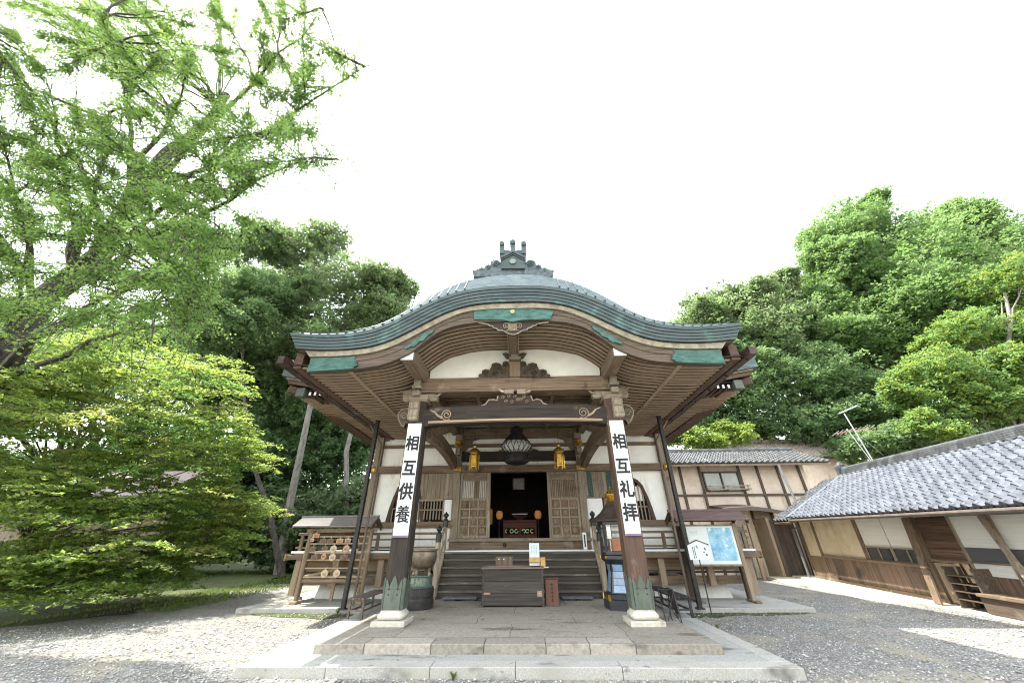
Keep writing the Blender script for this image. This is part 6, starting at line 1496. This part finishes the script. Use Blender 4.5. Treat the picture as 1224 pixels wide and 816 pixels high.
# ---- ginkgo whose long branches hang over the left of the court
def ginkgo():
    rng = random.Random(5)
    base = Vector(pz(-75, 640, 0)); 
    bx = px(40, 372, 8.4); base = Vector((bx.x - .3, bx.y, 0)); top = Vector((bx.x + .5, bx.y + .3, 21))
    t = thing("ginkgo_tree", "tall ginkgo with a thick dark trunk and long leafy branches overhanging the court", "tree", base)
    mb = MB(); tp = limb_pts(base, top, 0, 9, rng, .012); mb.tube(tp, [.46 * (1 - .085 * i) for i in range(9)], 12)
    prim = [(436, 80, 5.2), (402, 190, 5.6), (352, 150, 5.4), (300, 215, 6.2), (285, 300, 7.0), (230, 60, 4.8), (120, 20, 4.4), (50, 110, 4.6), (10, 215, 5.6), (200, 335, 6.8), (385, 10, 4.4),
            (30, 320, 6.6), (245, 380, 7.4), (130, 135, 5.0), (-20, 40, 4.0)]
    sec = []
    for gx in range(-40, 450, 31):
        for gy in range(-20, 400, 29):
            x = gx + rng.uniform(-20, 20); y = gy + rng.uniform(-18, 18)
            lim = 440 - max(0, y - 75) * .58 if y > 75 else 405 + y * .5      # the crown's ragged right side
            if x < lim - rng.uniform(0, 60) and not (x < 260 and y > 330 and rng.random() < .7):
                    if y > 225 and abs(x - (400 - y) * .75) < 55 and rng.random() < .7: continue
                    sec.append((x, y, rng.uniform(4.5, 6.6)))
    sec += [(60, 275, 10.5), (100, 150, 10.5), (20, 200, 10), (140, 330, 10), (-10, 330, 9), (175, 250, 8.0), (40, 60, 9)]
    cl = []; cs = []; axis = [base.lerp(top, q) for q in np.linspace(.22, .95, 16)]; nodes = list(axis)
    for n_, (x, y, Y) in enumerate(prim + sec):
        tip = px(x, y, Y)
        if n_ < len(prim): zz = max(4.6, min(18, tip.z * .80 - .6)); s = base.lerp(top, zz / 21); rr = .11
        else:
            near = sorted(nodes, key=lambda q: abs((q - tip).length - 1.8))[0]; s = near; rr = .035
        L = limb_pts(s, tip, .09, 9, rng, .018); mb.tube(L, [rr * (1 - .92 * i / 8) for i in range(9)], 6)
        if n_ < len(prim): nodes += L[2:]
        for j in range(int((tip - s).length * 16)):
            u = rng.uniform(.3, 1.0) ** .6; ii = min(7, int(u * 8)); cl.append(L[ii].lerp(L[min(8, ii + 1)], u * 8 - ii) + Vector((rng.gauss(0, .09), rng.gauss(0, .09), rng.gauss(-.05, .08)))); cs.append(rng.uniform(.08, .18))
        for j in range(26):
            u = rng.uniform(.82, 1.02); ii = 7; cl.append(L[7].lerp(L[8], (u - .8) * 5) + Vector((rng.gauss(0, .07), rng.gauss(0, .07), rng.gauss(-.06, .07)))); cs.append(rng.uniform(.06, .14))
        tl = (tip - s).length; big = n_ < len(prim)
        for k in range(int((10 if big else 12) + tl * (2.2 if big else 3.6))):
            q = rng.uniform(.18, 1.0) ** .8; i = min(7, int(q * 8)); p = L[i].lerp(L[i + 1], q * 8 - i)
            dirv = (L[-1] - L[0]).normalized(); side = Vector((rng.uniform(-1, 1), rng.uniform(-1, 1), rng.uniform(-.5, .4))); side = (side + dirv * .9).normalized()
            ln = rng.uniform(.4, 1.35) * (1.1 - .3 * q); e = p + side * ln + Vector((0, 0, -.50 * ln))
            tw = limb_pts(p, e, .14, 5, rng, .03); mb.tube(tw, [.014, .011, .008, .006, .003], 4)
            for j in range(int(ln * 8)):
                u = rng.uniform(.05, 1); ii = min(3, int(u * 4)); cl.append(tw[ii].lerp(tw[ii + 1], u * 4 - ii)); cs.append(rng.uniform(.09, .20))
    mb.build("trunk", BARKD, t, 60)
    leaf_mesh("crown", np.array([tuple(c) for c in cl]), 8, np.array(cs), .033, LF['gink'], t, .9, up=.2)
ginkgo()

# ---- maple in layered sprays
def maple():
    rng = random.Random(9)
    base = Vector((-17.4, 13.6, 0)); t = thing("japanese_maple", "broad yellow-green maple with layered sprays reaching almost to the ground", "tree", base)
    mb = MB(); top = base + Vector((.3, .2, 5.0)); mb.tube(limb_pts(base, top, 0, 6, rng, .03), [.28, .24, .20, .16, .11, .06], 9)
    cl = []; cs = []; dk = []; dks = []
    env = [(60, 450, 90, 30), (150, 440, 95, 28), (235, 455, 70, 26), (40, 505, 90, 34), (140, 500, 100, 34), (240, 505, 68, 30), (60, 560, 90, 34), (160, 555, 105, 34), (262, 555, 58, 26),
           (90, 610, 95, 32), (185, 605, 95, 30), (270, 598, 48, 22), (120, 655, 90, 24), (210, 650, 70, 22), (30, 605, 55, 40), (-30, 470, 60, 50), (-30, 560, 60, 50), (190, 680, 50, 16), (100, 425, 70, 16), (285, 530, 30, 18), (60, 668, 80, 24), (140, 692, 60, 14), (40, 695, 70, 16), (-20, 680, 50, 24), (300, 610, 22, 14), (255, 640, 40, 16)]
    for (x, y, rx, ry) in env:
        for lay in range(3):
            Y = 8.2 + 4.2 * (x / 300.0) + rng.uniform(-.5, .6) + lay * 1.0; c, a, b, e = blob(x + rng.uniform(-8, 8), y - lay * 5 + rng.uniform(-6, 6), rx, ry, max(7.0, Y))
            if c.z < .7: continue
            mb.tube(limb_pts(base + Vector((0, 0, min(4.6, max(.9, c.z * .55)))), c, .05, 7, rng, .03), [.055, .045, .036, .028, .02, .012, .006], 5)
            for k in range(int(5 + 3.1 * (a * e) ** .5)):
                d = Vector((rng.gauss(0, 1), rng.gauss(0, 1), rng.gauss(0, 1))).normalized() * (rng.random() ** .4)
                sc = c + Vector((d.x * a, d.y * e * .8, d.z * b)); R = rng.uniform(.40, .85); out = Vector((d.x, d.y, 0)); out = out.normalized() if out.length > .1 else Vector((1, 0, 0))
                tilt = rng.uniform(-.28, .05); bright = d.z > -.15 or lay == 0  # upper sprays get the lit leaf colour, lower ones the shaded colour
                mb.tube([c.lerp(sc, .25), sc - out * R * .5, sc + out * R * .7 + Vector((0, 0, tilt * R * .7))], [.016, .010, .003], 4)
                for q in range(int(30 * R * R) + 8):
                    th = rng.uniform(0, 6.283); r = rng.random() ** .55; f = r * math.cos(th) * 1.35; g = r * math.sin(th) * .85
                    p = sc + out * (f * R) + Vector((-out.y, out.x, 0)) * (g * R) + Vector((0, 0, tilt * f * R - .16 * R * r * r + rng.gauss(0, .035)))
                    if p.z < .40: continue
                    (cl if bright else dk).append(tuple(p)); (cs if bright else dks).append(rng.uniform(.12, .24))
    mb.build("trunk", BARKD, t, 60)
    leaf_mesh("crown", cl, 10, np.array(cs), .058, LF['map'], t, .20, droop=.25, up=1.6)
    leaf_mesh("crown", dk, 10, np.array(dks), .060, LF['map2'], t, .22, droop=.25, up=1.4)
maple()

# ---- wood behind the left of the hall
def bl_(L, Y, dy=None): return [blob(x, y, rx, ry, Y + random.uniform(-.8, .8), dy) for x, y, rx, ry in L]
GL = "trees of the wood left of the hall"
b = pz(332, 676, 0); bb = px(415, 672, 24)
tree("tall_oak", "tall leafy tree with visible spreading limbs rising just left of the porch roof", "tree", (bb.x, 24, 0), px(430, 320, 24) + Vector((0, 0, 0)),
     bl_([(365, 305, 46, 34), (420, 345, 50, 36), (462, 372, 34, 28), (345, 365, 40, 36), (400, 400, 55, 34), (450, 420, 40, 30), (330, 300, 26, 22), (390, 285, 30, 18), (340, 430, 36, 32), (480, 345, 20, 16)], 24), [LF['mid'], LF['olive']], 15, 300, .62, .13, .20, BARKG, GL, gap=.55, twigs=3)
tree("slender_tree", "slender dark tree with a drooping crown behind the ginkgo branches", "tree", px(345, 660, 21) * 1 - Vector((0, 0, px(345, 660, 21).z)), px(270, 320, 21),
     bl_([(262, 300, 40, 36), (300, 345, 36, 30), (240, 350, 44, 34), (285, 395, 46, 30), (225, 290, 30, 30), (250, 400, 40, 26), (310, 290, 22, 20)], 21), [LF['dark'], LF['mid']], 15, 260, .55, .12, .13, BARKD, GL, gap=.4)
for i, (L, Y, ms, lab, bx) in enumerate([
    ([(340, 500, 60, 46), (400, 480, 50, 44), (310, 450, 40, 40), (420, 540, 36, 50), (360, 560, 60, 48), (300, 560, 45, 50), (445, 500, 24, 40)], 27, ['dark'], "dark dense evergreen filling the gap between the maple and the hall corner", 380),
    ([(330, 620, 55, 40), (390, 620, 50, 42), (430, 610, 30, 40), (290, 640, 40, 30), (350, 660, 60, 20), (410, 650, 40, 22)], 25, ['dark', 'olive'], "low grey-green bushy tree behind the votive rack", 400),
    ([(200, 470, 60, 60), (120, 440, 70, 40), (40, 470, 70, 60), (-40, 480, 70, 60), (230, 560, 50, 60), (140, 560, 70, 60), (40, 580, 70, 60), (-50, 600, 60, 60), (220, 640, 60, 40), (100, 640, 80, 40), (-10, 650, 80, 40)], 24, ['dark'], "dark shadowy tree mass standing behind the maple and shed", 120),
    ([(60, 400, 60, 30), (140, 395, 50, 24), (-30, 410, 50, 40), (215, 410, 40, 26)], 27, ['mid'], "pale green tree crown showing beneath the ginkgo limbs", 80)]):
    tree("woodland_tree", lab, "tree", Vector((px(bx, 660, Y).x, Y, 0)), px(bx, L[0][1] - 20, Y), bl_(L, Y), [LF[k] for k in ms], 15, 230, .75, .16, .28, BARKD, GL, gap=.5)
tree("backing_oak", "paler tree filling the gap under the tall oak's crown beside the porch roof", "tree", Vector((px(400, 660, 31).x, 31, 0)), px(400, 380, 31), bl_([(370, 420, 50, 36), (430, 410, 50, 34), (480, 390, 30, 26), (320, 420, 50, 40), (300, 360, 40, 40), (400, 470, 60, 40), (460, 450, 40, 40), (260, 400, 50, 50), (280, 470, 60, 50), (350, 520, 60, 50), (330, 360, 50, 40)], 31), [LF['mid'], LF['dark']], 15, 330, .8, .17, .3, BARKD, GL, gap=.9)
tp_ = px(338, 672, 23); tt = thing("leaning_pole_tree", "bare grey slanting tree trunk standing in front of the dark wood left of the rack", "tree", (tp_.x, 23, 0), GL)
e = px(372, 480, 22); mb = MB(); mb.tube([(tp_.x - .05, 23, 0), tuple(px(347, 600, 22.8)), tuple(e), tuple(px(392, 400, 21.8))], [.30, .22, .17, .12], 10); mb.tube([tuple(e), tuple(px(350, 430, 21.5))], [.12, .05], 7); mb.build("trunk", BARKG, tt, 50)
leaf_mesh("crown", sprigs(blob(385, 405, 26, 20, 21.8), 90), 14, .5, .12, LF['mid'], tt)

# ---- wood behind the houses on the right
GR = "trees of the wood right of the hall"
def rt(name, lab, L, Y, ms, bx, per=15, nsp=260, sp=.8, size=.17, r0=.4, bark=BARKD, gap=.35, ty=None):
    tree(name, lab, "tree", Vector((px(bx, 600, Y).x, Y, 0)), px(bx, ty or L[0][1], Y), bl_(L, Y), [LF[k] for k in ms], per, nsp, sp, size, r0, bark, GR, gap=gap)
rt("tall_fir", "tallest tree on the right, with fresh green tufted boughs against the sky", [(1010, 275, 44, 34), (1060, 290, 50, 40), (1110, 285, 50, 36), (1160, 280, 46, 30), (1000, 330, 40, 36), (1050, 350, 55, 40), (1110, 350, 55, 40), (1165, 335, 50, 36), (1030, 410, 50, 36), (1090, 410, 55, 36), (975, 310, 20, 24), (1200, 300, 30, 28), (985, 380, 36, 34), (1150, 400, 46, 34), (1030, 256, 26, 14), (1085, 325, 95, 62), (1060, 400, 80, 60), (1140, 345, 70, 50)], 30, ['fresh', 'mid'], 1060, 15, 380, .85, .17, .6, BARKD, .5, 262)
rt("round_evergreen", "rounded grey-green tree rising just right of the porch roof tip", [(840, 375, 38, 26), (880, 365, 40, 26), (925, 360, 34, 26), (850, 410, 40, 30), (900, 405, 44, 34), (945, 400, 34, 34), (935, 335, 18, 14), (890, 400, 70, 46)], 32, ['mid', 'olive'], 890, 15, 300, .85, .17, .4, BARKD, .25)
rt("dark_evergreen", "dark broad evergreen below the tall fir, behind the half-timbered house", [(930, 460, 50, 36), (985, 455, 50, 40), (880, 470, 44, 36), (1040, 475, 46, 40), (950, 510, 60, 30), (1010, 515, 50, 30), (870, 510, 40, 26), (1080, 500, 40, 40), (830, 480, 30, 30), (850, 440, 36, 28)], 28, ['dark', 'mid'], 960, 15, 300, .75, .15, .4, BARKD, .4)
rt("lime_green_tree", "bright lime-green tree at the right edge above the tiled house", [(1190, 345, 40, 34), (1150, 400, 40, 30), (1205, 400, 40, 34), (1120, 440, 40, 28), (1180, 450, 50, 32), (1090, 475, 30, 22), (1230, 330, 40, 40), (1150, 490, 60, 24), (1225, 470, 40, 40), (1245, 400, 40, 50), (1110, 512, 30, 18)], 22, ['lime', 'fresh'], 1200, 15, 320, .55, .12, .3, BARKG, .25)
rt("edge_tree", "green tree beyond the lime tree at the far right", [(1215, 285, 40, 26), (1260, 320, 40, 50), (1250, 280, 40, 30)], 34, ['fresh'], 1240, 15, 230, .9, .18, .4)
rt("backing_wood_tree", "broad mid-green tree filling the gap between the fir and the grey-green tree", [(900, 420, 60, 40), (960, 400, 50, 44), (1010, 440, 60, 50), (1080, 450, 60, 44), (1150, 440, 60, 44), (960, 350, 26, 26), (1200, 400, 50, 50)], 36, ['mid', 'dark'], 1000, 15, 260, 1.0, .2, .4, BARKD, .5)
rt("low_thicket_tree", "low dark thicket tree right behind the tiled house ridge", [(1070, 525, 46, 20), (1025, 535, 34, 20), (1120, 515, 46, 22), (1175, 500, 46, 24), (1230, 480, 46, 28)], 24, ['dark', 'mid'], 1100, 15, 300, .6, .13, .25, BARKD, .6)
rt("shrub_by_roof", "light green bush peeping over the far tiled roof", [(850, 528, 22, 14), (820, 520, 22, 16), (880, 520, 24, 14)], 25.5, ['lime'], 850, 14, 240, .5, .12, .1)
# ---- hill and undergrowth closing the view
def hill():
    mb = MB(); xs = np.linspace(-150, 150, 61); ys = np.linspace(34, 120, 18); V = []; F_ = []
    for y in ys:
        for x in xs:
            z = -.4 + smooth(34, 95, y) * (13 + 4 * math.sin(x * .05) + 2.0 * math.sin(x * .13 + y * .1)); V.append((x, y, z))
    for i in range(len(ys) - 1):
        for j in range(len(xs) - 1): a = i * len(xs) + j; F_.append((a, a + 1, a + 1 + len(xs), a + len(xs)))
    mb.add(V, F_); struct(mb.build("wooded_hill", surf("forest_floor", (.020, .028, .012), (.05, .06, .025), (.7, .7, .7), .95, .3, 0), None, 60))
    n = 1500; x = RNG.uniform(-85, 100, n); y = RNG.uniform(34, 60, n); keep = (np.abs(x) > 8); x, y = x[keep], y[keep]
    z = RNG.uniform(.5, 1, len(x)) * (4.0 + 3.0 * np.sin(x * .21) ** 2) + (y - 34) * .16
    c = np.stack([x, y, z], 1); c2 = c.copy(); c2[:, 2] *= .45
    o = leaf_mesh("far_wood_foliage", np.concatenate([c, c2]), 26, 2.6, .42, LF['dark'], None, .7); o["kind"] = "stuff"
hill()
